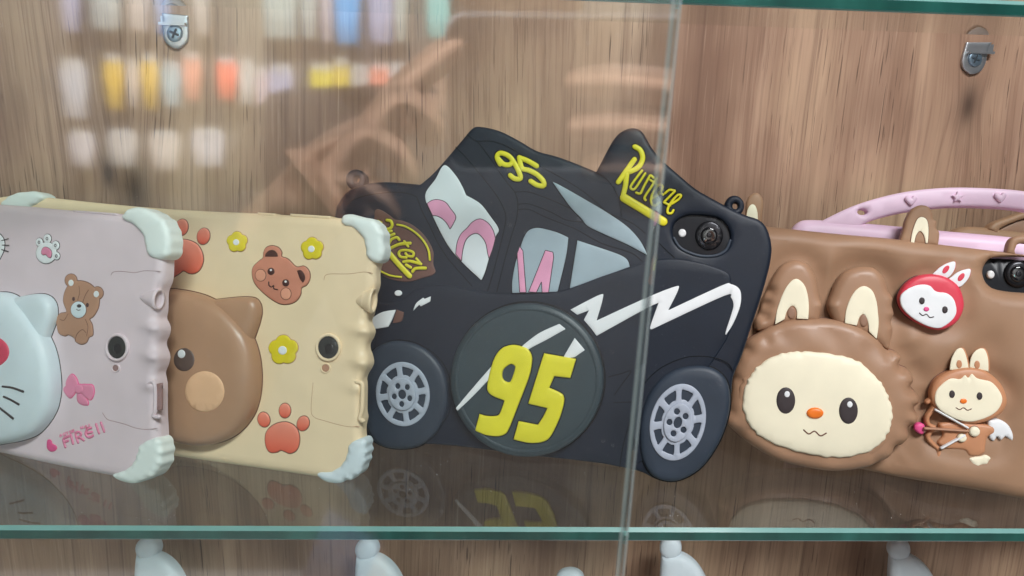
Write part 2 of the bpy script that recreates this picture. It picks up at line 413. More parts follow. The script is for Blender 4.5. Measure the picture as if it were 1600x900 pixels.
# ------------------------------------------------------------------ the cabinet
def box(x0, x1, y0, y1, z0, z1):
    v = [(x0, y0, z0), (x1, y0, z0), (x1, y1, z0), (x0, y1, z0), (x0, y0, z1), (x1, y0, z1), (x1, y1, z1), (x0, y1, z1)]
    return v, [(0, 3, 2, 1), (4, 5, 6, 7), (0, 1, 5, 4), (1, 2, 6, 5), (2, 3, 7, 6), (3, 0, 4, 7)]
v, f = box(-1.1, 1.3, WALL_Y, WALL_Y+0.018, -0.7, 0.85)
tag(link('back_wall', v, f, M['wood'], smooth=False), kind='structure')
def glass_shelf(z1, label, y1):
    x0, x1, y0, t, b = -0.80, 0.95, 0.002, 0.0066, 0.0017
    prof = [(y0+b, z1), (y0, z1-b), (y0, z1-t+0.0006), (y0+0.0006, z1-t), (y1, z1-t), (y1, z1)]
    V = [(x0, y, z) for y, z in prof]+[(x1, y, z) for y, z in prof]; n = 6
    F = [(i, i+n, (i+1) % n+n, (i+1) % n) for i in range(n)]+[tuple(range(n)), tuple(range(2*n-1, n-1, -1))]
    sl = [2, 1, 2, 0, 0, 0, 1, 1]
    o = link('glass_shelf', V, F, None, smooth=False, slots=[M['shelf'], M['edge'], M['bevel']], fm=sl)
    outward(o); return tag(o, label, 'shelf')
glass_shelf(0.0, 'clear glass shelf with a green front edge, carrying the row of tablet cases', WALL_Y-0.003)
glass_shelf(0.2494, 'clear glass shelf with a dark green edge along the top of the view', 0.0755)
glass_shelf(-0.262, 'low glass shelf under the white bobble hat toppers', WALL_Y-0.003)

# sliding door pane: covers the left part, ends in a clear plastic edge strip
DOOR_F, DOOR_T = -0.160, 0.0075                       # front face of the pane and its thickness
_pa, _pb = at_y(1066, 0, DOOR_F), at_y(976, 900, DOOR_F)
dr = bpy.data.objects.new('glass_door', None); COL.objects.link(dr); dr.location = (_pb[0], DOOR_F, _pb[2])
dr.rotation_euler = (0, math.atan2(_pa[0]-_pb[0], _pa[2]-_pb[2]), 0)
tag(dr, 'clear sliding glass door covering the left cases, with a polished vertical edge', 'glass door')
def end_mirror():
    N = NT('polished_glass_end'); g = N.add('BsdfGlossy', i_Roughness=0.02); g.inputs[0].default_value = (0.84, 0.86, 0.86, 1)
    t = N.add('BsdfTransparent'); t.inputs[0].default_value = (0.85, 0.9, 0.9, 1)
    m = N.add('MixShader', i_0=0.25); N.ln(g.outputs[0], m.inputs[1]); N.ln(t.outputs[0], m.inputs[2]); N.ln(m.outputs[0], N.out.inputs[0]); return N.m
def arris():
    N = NT('ground_glass_arris'); p = N.add('BsdfPrincipled', i_Roughness=0.18); p.inputs['Base Color'].default_value = (0.42, 0.50, 0.50, 1)
    t = N.add('BsdfTransparent'); t.inputs[0].default_value = (0.75, 0.82, 0.82, 1)
    m = N.add('MixShader', i_0=0.5); N.ln(p.outputs[0], m.inputs[1]); N.ln(t.outputs[0], m.inputs[2]); N.ln(m.outputs[0], N.out.inputs[0]); return N.m
ch = 0.0006
L = [(-0.80, 0.0), (-ch, 0.0), (0.0, ch), (0.0, DOOR_T-ch), (-ch, DOOR_T), (-0.80, DOOR_T)]; n = len(L)
V = [(x, y, -0.45) for x, y in L]+[(x, y, 0.55) for x, y in L]
F = [(i, (i+1) % n, (i+1) % n+n, i+n) for i in range(n)]+[tuple(range(n-1, -1, -1)), tuple(range(n, 2*n))]
pane = link('pane', V, F, None, dr, smooth=False, slots=[M['door'], end_mirror(), arris()], fm=[0, 2, 1, 2, 0, 1, 1, 1])
outward(pane)

wallF = lambda px, py: Frame(at_y(px, py, WALL_Y), 0, 0)
def bracket(name, plate, sx, sy, sr, arm, label):
    c = Case(wallF(sx, sy), name, label, 'bracket')
    c.slab('plate', M['steel'], plate, 0.0002, 0.0018, 0.0006, ds=0.0006, gs=0.002)
    s = c.oval('screw', M['screw'], sx, sy, sr, sr*1.08, 0.002, 0.0012, bev=0.0008)
    c.strokes('cross_slot', M['slot'], [[(sx-sr*.45, sy-sr*.2), (sx+sr*.45, sy+sr*.2)], [(sx+sr*.2, sy-sr*.45), (sx-sr*.2, sy+sr*.45)]], sr*0.30, 0.0003, 0.0031, s)
    # the folded tab that carries the shelf above
    (xa, ya), (xb, yb) = c.f.loc(plate[0][0], plate[0][1]), c.f.loc(plate[-1][0], plate[-1][1])
    zt = 0.2426-c.f.O[2]
    v, f = box(min(xa, xb), max(xa, xb), min(ya, yb)-0.001, zt, 0.0002, 0.0019); link('riser', v, f, M['steel'], c.root, smooth=False)
    v, f = box(min(xa, xb), max(xa, xb), zt-0.0016, zt, 0.0020, arm); link('shelf_tab', v, f, M['steel'], c.root, smooth=False)
    return c
bracket('shelf_bracket', [(293, 24, 1), (294, 55), (290, 67), (277, 76), (265, 72), (256, 62), (254, 48), (252, 20, 1)], 272, 52, 12.5, 0.006,
        'zinc shelf bracket with a cross-head screw seen through the glass door')
bracket('shelf_bracket', [(1511, 66, 1), (1504, 92), (1505, 105), (1512, 113), (1520, 116), (1533, 111), (1541, 97), (1545, 76), (1551, 66, 1)], 1525, 92, 11, 0.0040,
        'zinc shelf bracket with a cross-head screw on bare wood above the pink handle')

# ------------------------------------------------------------------ frames of the leaning cases
LEAN = 13.0
def foot(a, b, back=0.0):
    A, B = at_z(a[0], a[1], 0.0), at_z(b[0], b[1], 0.0)
    return math.degrees(math.atan2(B[1]-A[1], B[0]-A[0])), A
yw, P = foot((0, 703), (185, 743)); F_PINK = Frame(P, yw, LEAN)
yw, P = foot((262, 708), (500, 743)); F_TAN = Frame(P, yw, LEAN)
yw, P = foot((625, 698), (1050, 753)); F_CAR = Frame(P, yw, LEAN)
yw, P = foot((1200, 728), (1480, 764)); F_BROWN = Frame(P, yw, LEAN)
F_HAND = Frame((0.300, 0.056, 0.0), -16.0, LEAN)
F_BACK = Frame((0.292, 0.112, 0.0), -6.0, 11.0)

def ripple(c, xe, ys, amp, sig=9.0, depth=0.009):
    cs = [c.f.loc(xe, y, -0.0065) for y in ys]; sg = sig*c.px
    def fld(V, d):
        z = np.zeros(len(V))
        for (u, v) in cs: z += amp*np.exp(-((V[:, 1]-v)/sg)**2)*np.exp(-(np.minimum(V[:, 0]-u, 0)/depth)**2)
        return z
    return fld
def pen_loop(c, tip, mouth, ry, mat, dark):
    """flared tube for a stylus standing proud of the case edge, open to the side"""
    a, b = np.array(c.f.loc(*tip, -0.003)), np.array(c.f.loc(*mouth, -0.005)); R = ry*c.px
    V, F = [], []; n = 20; S = 9
    for i in range(S):
        t = i/(S-1); q = a+(b-a)*t; r = R*(0.12+0.88*t**0.8)*(1.0 if i < S-1 else 0.94)
        for k in range(n):
            an = 2*math.pi*k/n; V.append((q[0], q[1]+r*math.cos(an), -0.001+0.72*r*math.sin(an)))
    q = b; 
    for rr, du in ((0.72, 0.0), (0.66, -0.006)):
        for k in range(n):
            an = 2*math.pi*k/n; V.append((q[0]+du, q[1]+R*rr*math.cos(an), -0.001+0.72*R*rr*math.sin(an)))
    for i in range(S+1):
        for k in range(n): F.append((i*n+k, i*n+(k+1) % n, (i+1)*n+(k+1) % n, (i+1)*n+k))
    o = link('pen_loop', V, F, mat, c.root)
    k0 = len(V)-n; link('opening', V[k0:], [tuple(range(n))], dark, o)  # dark cap, the hollow's shade put into its colour
    return o
def camera_hole(c, cx, cy, rx, ry, mat, fx, fy, fr):
    o = c.slab('lens_rim', mat, None, 0.0, 0.0014, 0.0006, loop=c.ell(cx, cy, rx+4, ry+4.5, off=0.0014), holes=[c.ell(cx, cy, rx, ry, off=0.0014)], ds=0.0006, gs=0.003)
    c.oval('lens', M['lensdim'], cx, cy, rx+0.5, ry+0.5, 0.0001, 0.0004, o, bev=0.0003)
    c.oval('glint_pupil', M['lens'], cx+2, cy+2, rx*.45, ry*.45, 0.0005, 0.0003, o, bev=0.0002)
    q = c.slab('flash_rim', mat, None, 0.0, 0.0006, 0.0003, loop=c.ell(fx, fy, fr+2, fr+2), holes=[c.ell(fx, fy, fr, fr)], ds=0.0004, gs=0.002)
    c.oval('flash_window', M['pinkdark'] if mat is M['pink'] else M['teddy'], fx, fy, fr, fr, 0.00005, 0.0002, q, bev=0.0001)

# ------------------------------------------------------------------ pale pink case
c = Case(F_PINK, 'tablet_case', 'pale pink tablet case with a white cat pad and mint corners, leftmost in the row', 'tablet case')
body = [(-290, 304, 1), (0, 320), (110, 329), (200, 337), (240, 341), (260, 352), (267, 375), (267, 420), (265, 440), (259, 456), (258, 484),
        (256, 497), (260, 506), (262, 514), (260, 524), (256, 533), (256, 541), (260, 552), (261, 560), (258, 572), (254, 582), (256, 594), (257, 602),
        (257, 640), (258, 662), (259, 690), (256, 722), (238, 741), (212, 744), (185, 741), (90, 723), (0, 703), (-290, 640, 1)]
c.slab('body', M['pink'], body, -0.009, 0.009, 0.0040, off=-0.0065, gs=0.0021, ds=0.0011, field=ripple(c, 262, (512, 558, 603), 0.0026))
c.slab('corner_bumper', M['mint'], [(200, 339), (208, 329), (218, 325), (227, 325), (236, 327), (244, 331), (251, 334), (258, 340), (265, 344), (269, 353), (273, 360), (274, 368),
        (276, 377), (275, 387), (274.5, 396), (268, 404), (257, 406), (245, 402), (238, 394), (236, 383), (233, 371), (226, 360), (216, 351), (205, 346)], -0.009, 0.0101, 0.0024, dome=0.0008, off=-0.004, gs=0.0016,
        field=lambda V, d: 0.00028*np.sin(V[:, 1]*1250+V[:, 0]*500)*np.exp(-(d/0.0026)**2))
c.slab('corner_bumper', M['mint'], [(185, 739), (197, 734.5), (210, 728), (219, 717), (224, 704), (227, 694), (235, 688), (246, 683), (254, 682), (260, 688), (261, 696), (263.5, 704), (261, 712), (261.5, 722),
        (257, 729), (253, 736), (246, 743), (236, 747), (224, 752), (212, 753), (200, 750), (190, 745)], -0.009, 0.0101, 0.0024, dome=0.0008, off=-0.004, gs=0.0016,
        field=lambda V, d: 0.00028*np.sin(V[:, 1]*1250+V[:, 0]*500)*np.exp(-(d/0.0026)**2))
pen_loop(c, (222, 464), (258, 468), 20, M['pink'], M['pinkdark'])
c.slab('side_slot', M['pinkdark'], [(243, 600, 1), (252, 598, 1), (252, 641, 1), (244, 641, 1)], -0.001, 0.0012, 0.0003, ds=0.001, gs=0.004)  # flat dark patch, the notch's shade put into its colour
c.strokes('slot_lip', M['pink'], [[(228, 601), (236, 597), (240, 606), (240, 640), (237, 650), (246, 652)]], 7, 0.0018, -0.0004)
for x0, y0, x1, y1 in ((64, 327, 97, 329), (112, 329, 181, 334)):
    c.slab('side_button', M['pink'], [(x0, y0-1, 1), (x1, y1-1, 1), (x1+1, y1+3, 1), (x0+1, y0+3, 1)], -0.011, 0.0098, 0.001, ds=0.001, gs=0.003)
    
c.strokes('moulded_seam', M['pinkdark'], [[(173, 430), (177, 425), (190, 424), (210, 426), (226, 423), (250, 424)]], 1.0, 0.00025, -0.0001)
c.strokes('moulded_seam', M['pinkdark'], [[(160, 645), (167, 655), (180, 659), (195, 663), (212, 669), (230, 671), (246, 669)]], 1.0, 0.00025, -0.0001)
camera_hole(c, 181, 543, 14.5, 17.5, M['pink'], 181, 575, 5)
# cat pad
t = c.slab('cat_pad', M['ice'], [(-60, 462), (-20, 457), (0, 457), (18, 465), (37, 484), (54, 508), (67, 531), (75, 552), (80, 578), (82, 606), (80, 626), (75, 644), (64, 663), (48, 680), (28, 689), (0, 695),
        (-50, 700), (-120, 685), (-165, 640), (-180, 580), (-172, 530), (-140, 485)], 0.0, 0.0060, 0.0035, dome=0.005, domer=0.020, outline=M['line'], gs=0.0025)
c.slab('ear', M['ice'], [(14, 466, 1), (36, 461), (56, 459), (69, 463), (77, 472), (80, 484), (79, 500), (72, 520), (66, 536, 1), (40, 520, 1)], 0.0, 0.0045, 0.003, t, dome=0.002, domer=0.009, outline=M['line'])
c.strokes('whisker', M['line'], [[(3, 604), (18, 606), (35, 612)], [(5, 620), (16, 625), (28, 632)], [(-6, 634), (8, 645), (19, 654)]], 4.2, 0.0006, 0.0108, t)
c.oval('pink_badge', M['crimson'], -24, 550, 37, 27, 0.0105, 0.0012, t, outline=M['line'], lw=3.2)
# small printed reliefs
t = c.oval('paw_sticker', M['white'], 71.5, 395, 16, 17, 0.0, 0.0006, rot=20, outline=M['line'])
for x, y, r in ((60.5, 378.5, 5.5), (73, 373, 6), (86, 383.5, 5.8), (87.5, 400, 5)):
    q = c.oval('toe', M['white'], x, y, r, r*1.2, 0.0, 0.00062, t, outline=M['line'])
    c.strokes('toe_ring', M['line'], [[(x-1.6, y), (x, y+2.4), (x+1.6, y), (x, y-2.4), (x-1.6, y)]], 1.3, 0.0002, 0.0006, t)
c.slab('pad', M['rosep'], [(64, 394), (66, 388), (71, 386), (77, 389), (80, 394), (79, 402), (75, 402), (71, 398), (66, 398)], 0.0006, 0.0004, 0.0003, t, outline=M['line'], lw=0.8, ds=0.0004, gs=0.001)
t = c.slab('teddy_sticker', M['teddy'], [(98, 470), (102, 452), (112, 441), (126, 439), (140, 444), (150, 455), (154, 468), (152, 482), (145, 494), (139, 499), (143, 508), (144, 523), (138, 527), (134, 535), (126, 538), (118, 534), (115, 528), (106, 523), (100, 525), (91, 520),
        (88, 508), (87, 498), (93, 490), (103, 487)], 0.0, 0.0006, 0.0004, outline=M['brline'], ds=0.0005, gs=0.0018)
for x, y, ix, iy in ((110, 438, 110.5, 442), (151, 458, 150, 459.5)):
    e = c.oval('ear', M['teddy'], x, y, 9.5, 10, 0.0, 0.0005, t, outline=M['brline']); c.oval('inner_ear', M['white'], ix, iy, 4, 5, 0.0007, 0.0002, t)
c.oval('muzzle', M['ice'], 122, 484, 12, 13, 0.0006, 0.0004, t, outline=M['brline'], lw=0.8); c.oval('nose', M['line'], 123, 478, 3.4, 2.8, 0.001, 0.0003, t)
c.strokes('mouth', M['line'], [[(119, 483), (122, 485), (125, 484)]], 1.2, 0.0002, 0.001, t)
for x, y in ((114.5, 467), (136, 476.5)): c.oval('eye', M['choc'], x, y, 2.2, 3.4, 0.0006, 0.0003, t)
c.strokes('seam_line', M['brline'], [[(123, 447), (124, 457), (121, 469)], [(138, 453), (133, 461), (129, 472)], [(93, 499), (100, 500), (106, 490)], [(133, 499), (137, 510), (135, 525)], [(117, 533), (120, 522), (128, 515), (134, 520)]], 1.0, 0.0002, 0.0006, t)
t = c.oval('bow_sticker', M['rosep'], 122, 608, 7, 7.5, 0.0002, 0.0009, outline=M['hot'])
c.slab('bow_loop', M['rosep'], [(112, 585), (106, 589), (102, 598), (102, 603), (98, 608), (101, 615), (108, 622), (114, 617), (118, 610), (121, 603), (119, 593)], 0.0, 0.0007, 0.0004, t, outline=M['hot'], ds=0.0005, gs=0.0015)
c.slab('bow_loop', M['rosep'], [(125, 602), (135, 601), (143, 602), (145.5, 608), (145, 617), (140, 625), (131, 619), (124, 612)], 0.0, 0.0007, 0.0004, t, outline=M['hot'], ds=0.0005, gs=0.0015)
c.slab('ribbon_tail', M['rosep'], [(121, 614), (120.5, 626), (127, 632), (136.5, 633, 1), (137, 628), (131, 619)], 0.0, 0.0005, 0.0003, t, outline=M['hot'], ds=0.0005, gs=0.0015)
c.slab('heart_sticker', M['hot'], [(73, 689), (76, 686.5), (79.5, 689), (81, 693.5), (86, 696), (88, 700), (86, 704), (81, 706), (76, 704.5), (72.5, 699)], 0.0, 0.0006, 0.0004, ds=0.0004, gs=0.0012)
word = [[(101.3, 698.7), (98.2, 688), (100.5, 684.5), (106.5, 682)], [(100, 691), (105.5, 689)], [(113.3, 693.3), (109.8, 679.5)], [(121.3, 691.5), (117.4, 679), (121, 675.3), (126, 677.5), (123.2, 682.8), (119.5, 684.2)], [(123.2, 683), (130, 688)],
        [(141.5, 668.8), (136.5, 670), (133, 677), (135.6, 682.6), (140, 683.4), (144.3, 681)], [(136.5, 676.8), (142.8, 675.4)], [(149.3, 663.3), (154, 677)], [(156.9, 660.8), (162, 674.4)]]
t = c.strokes('lettering', M['rosep'], word, 3.0, 0.0007, 0.0002)
c.strokes('letter_outline', M['hot'], word, 4.8, 0.0004, 0.0, t)
small = [[(93, 683), (93.5, 678.5), (96, 681.5)], [(98, 677), (98.4, 680.5), (101, 680), (100.6, 676)], [(102, 675.5), (105.5, 674.5)], [(103.8, 675), (104.8, 679)], [(108, 673.6), (109, 677), (111, 675.4), (109.4, 672.8), (107.9, 674)],
         [(113, 676), (112, 671.7), (115, 671.8), (113, 674), (116, 675)], [(125, 667), (125.6, 670.5)], [(125, 667), (129, 670), (128.2, 665.8)], [(131.5, 668.6), (133, 664.6), (135, 666.4), (133.4, 668.8), (131.6, 667.6)], [(138.2, 662.5), (138.6, 665.4)]]
c.strokes('small_lettering', M['rosep'], small, 1.3, 0.0005, 0.0002)
c.slab('cat_sticker', M['white'], [(-40, 352), (-8, 362), (4, 372), (6, 385), (2, 398), (-8, 410), (-40, 416)], 0.0, 0.0006, 0.0004, outline=M['line'], ds=0.0008, gs=0.003)
c.strokes('sticker_whisker', M['line'], [[(2, 376), (12, 373)], [(3, 383), (13, 383)], [(2, 390), (12, 393)]], 1.8, 0.0004, 0.0004)

# ------------------------------------------------------------------ cream case with the bear pad
c = Case(F_TAN, 'tablet_case', 'cream tablet case with a brown bear pad, orange paws and yellow flowers', 'tablet case')
body = [(-15, 330), (0, 312), (30, 307), (75, 309), (170, 319), (262, 327), (330, 331), (400, 334), (470, 338), (540, 342), (578, 346), (594, 354), (599, 375), (597, 405), (592, 425), (592, 445), (587, 462), (585, 478), (583, 490), (579, 500),
        (581, 508), (584.5, 517), (582, 527), (577, 536), (576.5, 545), (580, 555), (582, 566), (579, 575), (574, 583), (571, 592), (572, 604), (571.5, 640), (573, 652), (570, 668), (571, 695), (568, 726), (550, 743), (530, 745), (498, 742), (380, 725), (262, 708), (0, 668), (-22, 650)]
c.slab('body', M['tan'], body, -0.009, 0.009, 0.0040, off=-0.0065, gs=0.0021, ds=0.0011, field=ripple(c, 580, (516, 566, 606), 0.0028))
rf = lambda V, d: 0.00028*np.sin(V[:, 1]*1250+V[:, 0]*500)*np.exp(-(d/0.0026)**2)
c.slab('corner_bumper', M['mint'], [(538, 346), (541, 338), (552, 335.5), (563, 338), (573, 340.5), (586, 343), (591, 347), (597, 352), (600, 359), (604, 366), (603.5, 379), (605.5, 391), (602, 406), (593, 411), (584, 408), (577, 399), (575.5, 386), (572, 374), (564, 363), (555, 356), (543, 353)], -0.009, 0.0101, 0.0024, dome=0.0008, off=-0.004, gs=0.0016, field=rf)
c.slab('corner_bumper', M['ice'], [(501, 740), (505, 735), (521, 734), (537, 725), (546, 710), (550, 693), (559, 686), (572, 683), (577.5, 690), (576, 697), (578.5, 704), (575, 711), (576, 718), (572, 725), (570, 733), (564, 740), (558, 743), (553, 748), (545, 748), (540, 751), (530, 753), (514, 750)], -0.009, 0.0101, 0.0024, dome=0.0008, off=-0.004, gs=0.0016, field=rf)
c.slab('corner_bumper', M['mint'], [(10, 322), (18, 311), (28, 305), (40, 301.5), (52, 300.5), (62, 300), (71, 303), (77, 309), (70, 318), (50, 330), (30, 345), (14, 345)], -0.009, 0.0101, 0.0024, dome=0.0008, off=-0.004, gs=0.0016, field=rf)
pen_loop(c, (558, 470), (589, 470), 22, M['tan'], M['teddy'])
c.strokes('slot_lip', M['tan'], [[(556, 597), (564, 600), (565, 612), (564, 640), (561, 654), (566, 658)]], 7, 0.0016, -0.0004)
for x0, y0, x1, y1 in ((401, 334, 429, 336), (452, 336, 515, 340)):
    c.slab('side_button', M['tan'], [(x0, y0-2.5, 1), (x1, y1-2.5, 1), (x1+1, y1+3, 1), (x0+1, y0+3, 1)], -0.011, 0.0098, 0.001, ds=0.001, gs=0.003)
c.strokes('moulded_seam', M['teddy'], [[(506, 437), (508, 431), (516, 428), (545, 428), (568, 425), (582, 427)]], 0.9, 0.0002, -0.0001)
c.strokes('moulded_seam', M['teddy'], [[(489, 598), (486, 640), (491, 652), (505, 657), (530, 664), (547, 667), (562, 666)]], 0.9, 0.0002, -0.0001)
camera_hole(c, 512, 543, 16, 17.5, M['tan'], 509, 575, 6)
t = c.slab('bear_pad', M['bear'], [(250, 452), (275, 453), (300, 458), (320, 465), (345, 479), (366, 498), (382, 518), (392, 540), (398, 565), (400, 592), (398, 618), (392, 642), (381, 662), (366, 678), (346, 690), (322, 697), (296, 697), (270, 691),
        (240, 676), (208, 650), (190, 615), (182, 575), (188, 530), (205, 490), (228, 465)], 0.0, 0.0065, 0.0035, dome=0.0045, domer=0.014, outline=M['brline'], gs=0.0024)
c.slab('ear', M['bear'], [(325, 469, 1), (350, 466), (375, 464), (393, 466), (401, 475), (403, 488), (400, 504), (394, 522), (389, 537, 1), (360, 530, 1)], 0.0, 0.0045, 0.003, t, dome=0.0022, domer=0.010, outline=M['brline'])
e = c.oval('eye', M['eye'], 287, 562, 17, 19, 0.0102, 0.0012, t); c.oval('eye_glint', M['white'], 283, 553, 6, 6.8, 0.0112, 0.0005, t)
c.oval('cheek', M['peach'], 319, 612, 31.5, 32.5, 0.0103, 0.0012, t, outline=M['brline'], lw=1.2)
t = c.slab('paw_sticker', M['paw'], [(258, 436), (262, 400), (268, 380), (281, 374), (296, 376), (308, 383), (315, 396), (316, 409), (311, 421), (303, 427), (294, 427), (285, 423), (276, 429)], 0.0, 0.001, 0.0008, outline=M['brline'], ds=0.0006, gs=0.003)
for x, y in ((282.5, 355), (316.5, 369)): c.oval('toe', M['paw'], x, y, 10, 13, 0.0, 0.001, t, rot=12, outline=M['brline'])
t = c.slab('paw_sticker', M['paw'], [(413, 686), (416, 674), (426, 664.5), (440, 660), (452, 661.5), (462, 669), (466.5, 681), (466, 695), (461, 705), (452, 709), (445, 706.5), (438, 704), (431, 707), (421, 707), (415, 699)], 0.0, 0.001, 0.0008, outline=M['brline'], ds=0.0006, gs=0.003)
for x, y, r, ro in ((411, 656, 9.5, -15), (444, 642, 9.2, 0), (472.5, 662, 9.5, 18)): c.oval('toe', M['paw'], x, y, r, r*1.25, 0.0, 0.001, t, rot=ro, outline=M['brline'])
for fx, fy, R in ((369.5, 378, 16.5), (487, 388.5, 18), (442, 547, 23.5)):
    pts = []
    for k in range(40):
        a = 2*math.pi*k/40; r = R*(0.80+0.20*abs(math.cos(2.5*(a+0.35)))**0.7); pts.append((fx+r*math.cos(a), fy+r*math.sin(a)))
    t = c.slab('flower_sticker', M['yellow'], pts, 0.0, 0.0009, 0.0006, outline=M['teddy'], lw=0.9, ds=0.0005, gs=0.002)
    c.oval('flower_centre', M['white'], fx-1, fy+0.5, R*0.29, R*0.29, 0.0009, 0.0003, t)
t = c.slab('bear_face_sticker', M['rose'], [(393, 428), (395, 417), (404, 408), (410, 403), (411, 395), (415, 387), (424, 384), (434, 387), (439, 394), (439, 401), (449, 405), (462, 417), (474, 416), (482, 424), (483, 435), (478, 445), (470, 450), (468.5, 460), (462, 470), (451, 475), (438, 475), (424, 468), (408, 455), (397, 442)], 0.0, 0.0009, 0.0006, outline=M['brline'], ds=0.0006, gs=0.003)
c.slab('inner_ear', M['choc'], [(414, 401, 1), (415, 396), (421, 391), (428, 391), (433, 396), (434, 401, 1)], 0.0009, 0.0002, 0.0001, t, ds=0.0004, gs=0.002)
c.slab('inner_ear', M['choc'], [(464, 423, 1), (470, 422), (475.5, 428.5), (476.5, 436), (473, 442, 1), (468, 435)], 0.0009, 0.0002, 0.0001, t, ds=0.0004, gs=0.002)
for x, y in ((423, 424), (446, 442)): c.oval('eye', M['choc'], x, y, 5.5, 5.8, 0.0009, 0.0004, t); c.oval('eye_glint', M['white'], x, y-2, 1.8, 1.8, 0.0013, 0.0002, t)
for x, y in ((407, 430), (446.5, 459)): c.oval('cheek', M['blush'], x, y, 8.3, 9.3, 0.0009, 0.0002, t, outline=M['brline'], lw=0.6)
c.strokes('mouth', M['choc'], [[(419.5, 440.5), (420, 446), (424, 448.5), (427, 446), (427.5, 451), (433, 452.5)]], 2.0, 0.0004, 0.0009, t)

# ------------------------------------------------------------------ black racing-car case
c = Case(F_CAR, 'tablet_case', 'black racing car shaped tablet case with yellow 95 disc and silver wheels', 'tablet case')
body = [(522, 336), (528, 316), (541, 299), (560, 290), (590, 284), (625, 285), (655, 288, 1), (676, 270), (700, 243), (722, 217), (737, 200), (750, 197), (780, 204), (810, 219), (838, 235), (870, 244), (905, 257), (931, 268, 1),
        (945, 241), (960, 215), (974, 203), (990, 199), (1004, 206), (1018, 230), (1034, 249), (1060, 272), (1085, 293), (1110, 308), (1140, 324), (1166, 336), (1186, 343), (1199, 357), (1206, 382), (1205, 405), (1199, 432), (1188, 470), (1174, 512), (1160, 555),
        (1146, 590), (1143, 620), (1138, 650), (1120, 698), (1090, 738), (1055, 753), (1025, 750), (1000, 738), (950, 727), (930, 724), (880, 718), (820, 712), (764, 704), (700, 697), (660, 695), (640, 702), (610, 703), (580, 690), (560, 660), (540, 600), (528, 520), (520, 420)]
camhole = [(1051, 362), (1056, 346), (1074, 336), (1100, 336), (1122, 340), (1137, 354), (1141, 372), (1135, 389), (1119, 398), (1098, 399), (1075, 393), (1058, 382)]
c.slab('body', M['black'], body, -0.012, 0.012, 0.0022, off=0.0, gs=0.004, ds=0.0010, holes=[c.P(camhole)],
       outline=None)
tb = c.slab('tablet', M['tablet'], [(600, 330, 1), (1030, 322, 1), (1060, 318, 1), (1120, 326, 1), (1180, 352, 1), (1150, 560, 1), (620, 660, 1)], -0.0085, 0.0055, 0.001, ds=0.003, gs=0.02)
o = c.oval('camera_ring', M['ring'], 1108, 368, 22, 23, -0.003, 0.0012, tb); c.oval('camera_lens', M['lens'], 1108, 368, 13, 13.5, -0.0018, 0.0010, tb); c.oval('lens_pupil', M['ring'], 1108, 367, 4, 4, -0.0008, 0.0004, tb)
c.oval('flash', M['flash'], 1066, 364, 6.2, 6.5, -0.003, 0.0009, tb)
c.strokes('camera_bezel', M['tyre'], [[(1053, 372), (1062, 386), (1078, 395), (1098, 400), (1119, 399), (1134, 391), (1141, 376)]], 4, 0.0006, -0.0002)
for lx, ly in ((553, 280), (1148, 321)):
    c.slab('strap_lug', M['black'], None, -0.008, 0.007, 0.002, loop=c.ell(lx, ly, 15.5, 16.5, off=0.0), holes=[c.ell(lx+1.5, ly, 4.5, 5, off=0.0)], ds=0.0006, gs=0.003)
# hood, roof, pillars and doors: grooves between the moulded panels
G = [[(543, 318), (552, 312), (568, 306), (590, 302), (612, 300), (636, 302), (651, 307)], [(651, 307), (660, 331), (672, 354), (682, 376), (700, 404), (724, 432), (737, 447)],
     [(712, 230), (730, 248), (760, 284), (780, 312), (790, 336), (788, 356), (780, 390), (771, 424), (762, 454)], [(746, 221), (768, 250), (790, 282), (804, 300), (809, 318), (807, 342), (798, 372), (788, 408), (776, 456)],
     [(730, 210), (744, 220), (770, 221), (800, 233), (838, 256), (880, 279), (910, 298), (932, 316), (950, 332), (972, 341), (990, 350), (1008, 364)], [(932, 269), (948, 280), (960, 295), (968, 315), (971, 338)],
     [(804, 300), (826, 300), (856, 310), (890, 325)], [(810, 319), (828, 319), (860, 331), (884, 343), (910, 347)], [(809, 328), (826, 327), (850, 338), (880, 350), (902, 359), (940, 380), (986, 395), (1003, 408)],
     [(594, 473), (616, 473), (628, 468), (640, 458), (660, 449), (680, 446), (700, 446), (730, 452), (760, 457), (800, 460), (850, 458), (890, 451), (940, 432), (984, 418), (1012, 409), (1035, 405), (1062, 405), (1096, 411), (1124, 420), (1138, 427), (1142, 436), (1142, 444)],
     [(1030, 380), (1042, 392), (1054, 403)], [(951, 589), (970, 584), (986, 580), (972, 600), (960, 617)], [(958, 629), (992, 628)],
     [(1006, 600), (1020, 585), (1036, 573), (1060, 562), (1082, 557), (1110, 558), (1135, 566), (1146, 580)], [(1134, 524), (1120, 548)], [(594, 540), (612, 532), (634, 532), (655, 538), (680, 554), (697, 576), (705, 606), (703, 640), (692, 662), (678, 682), (660, 694)]]
belt = G[9]
c.slab('flank', M['black'], [(590, 476)]+belt+[(1150, 470), (1140, 520), (1122, 552), (1090, 600), (1040, 680), (990, 728), (930, 722), (820, 710), (700, 695), (640, 690), (600, 660), (588, 560)], 0.0, 0.0010, 0.0008, off=0.0005, ds=0.0010, gs=0.005)
c.strokes('panel_groove', M['groove'], G[:9]+[G[10]], 1.5, 0.00012, 0.0)
for nm, gs_ in (('door_groove', G[11:12]), ('door_groove', G[12:13]), ('wheel_arch_groove', G[13:14]), ('wheel_arch_groove', G[15:])): c.strokes(nm, M['groove'], gs_, 1.4, 0.00012, 0.0010)
c.strokes('rocker_line', M['groove'], [[(990, 640), (975, 690), (968, 730)]], 1.2, 0.00012, 0.0010)
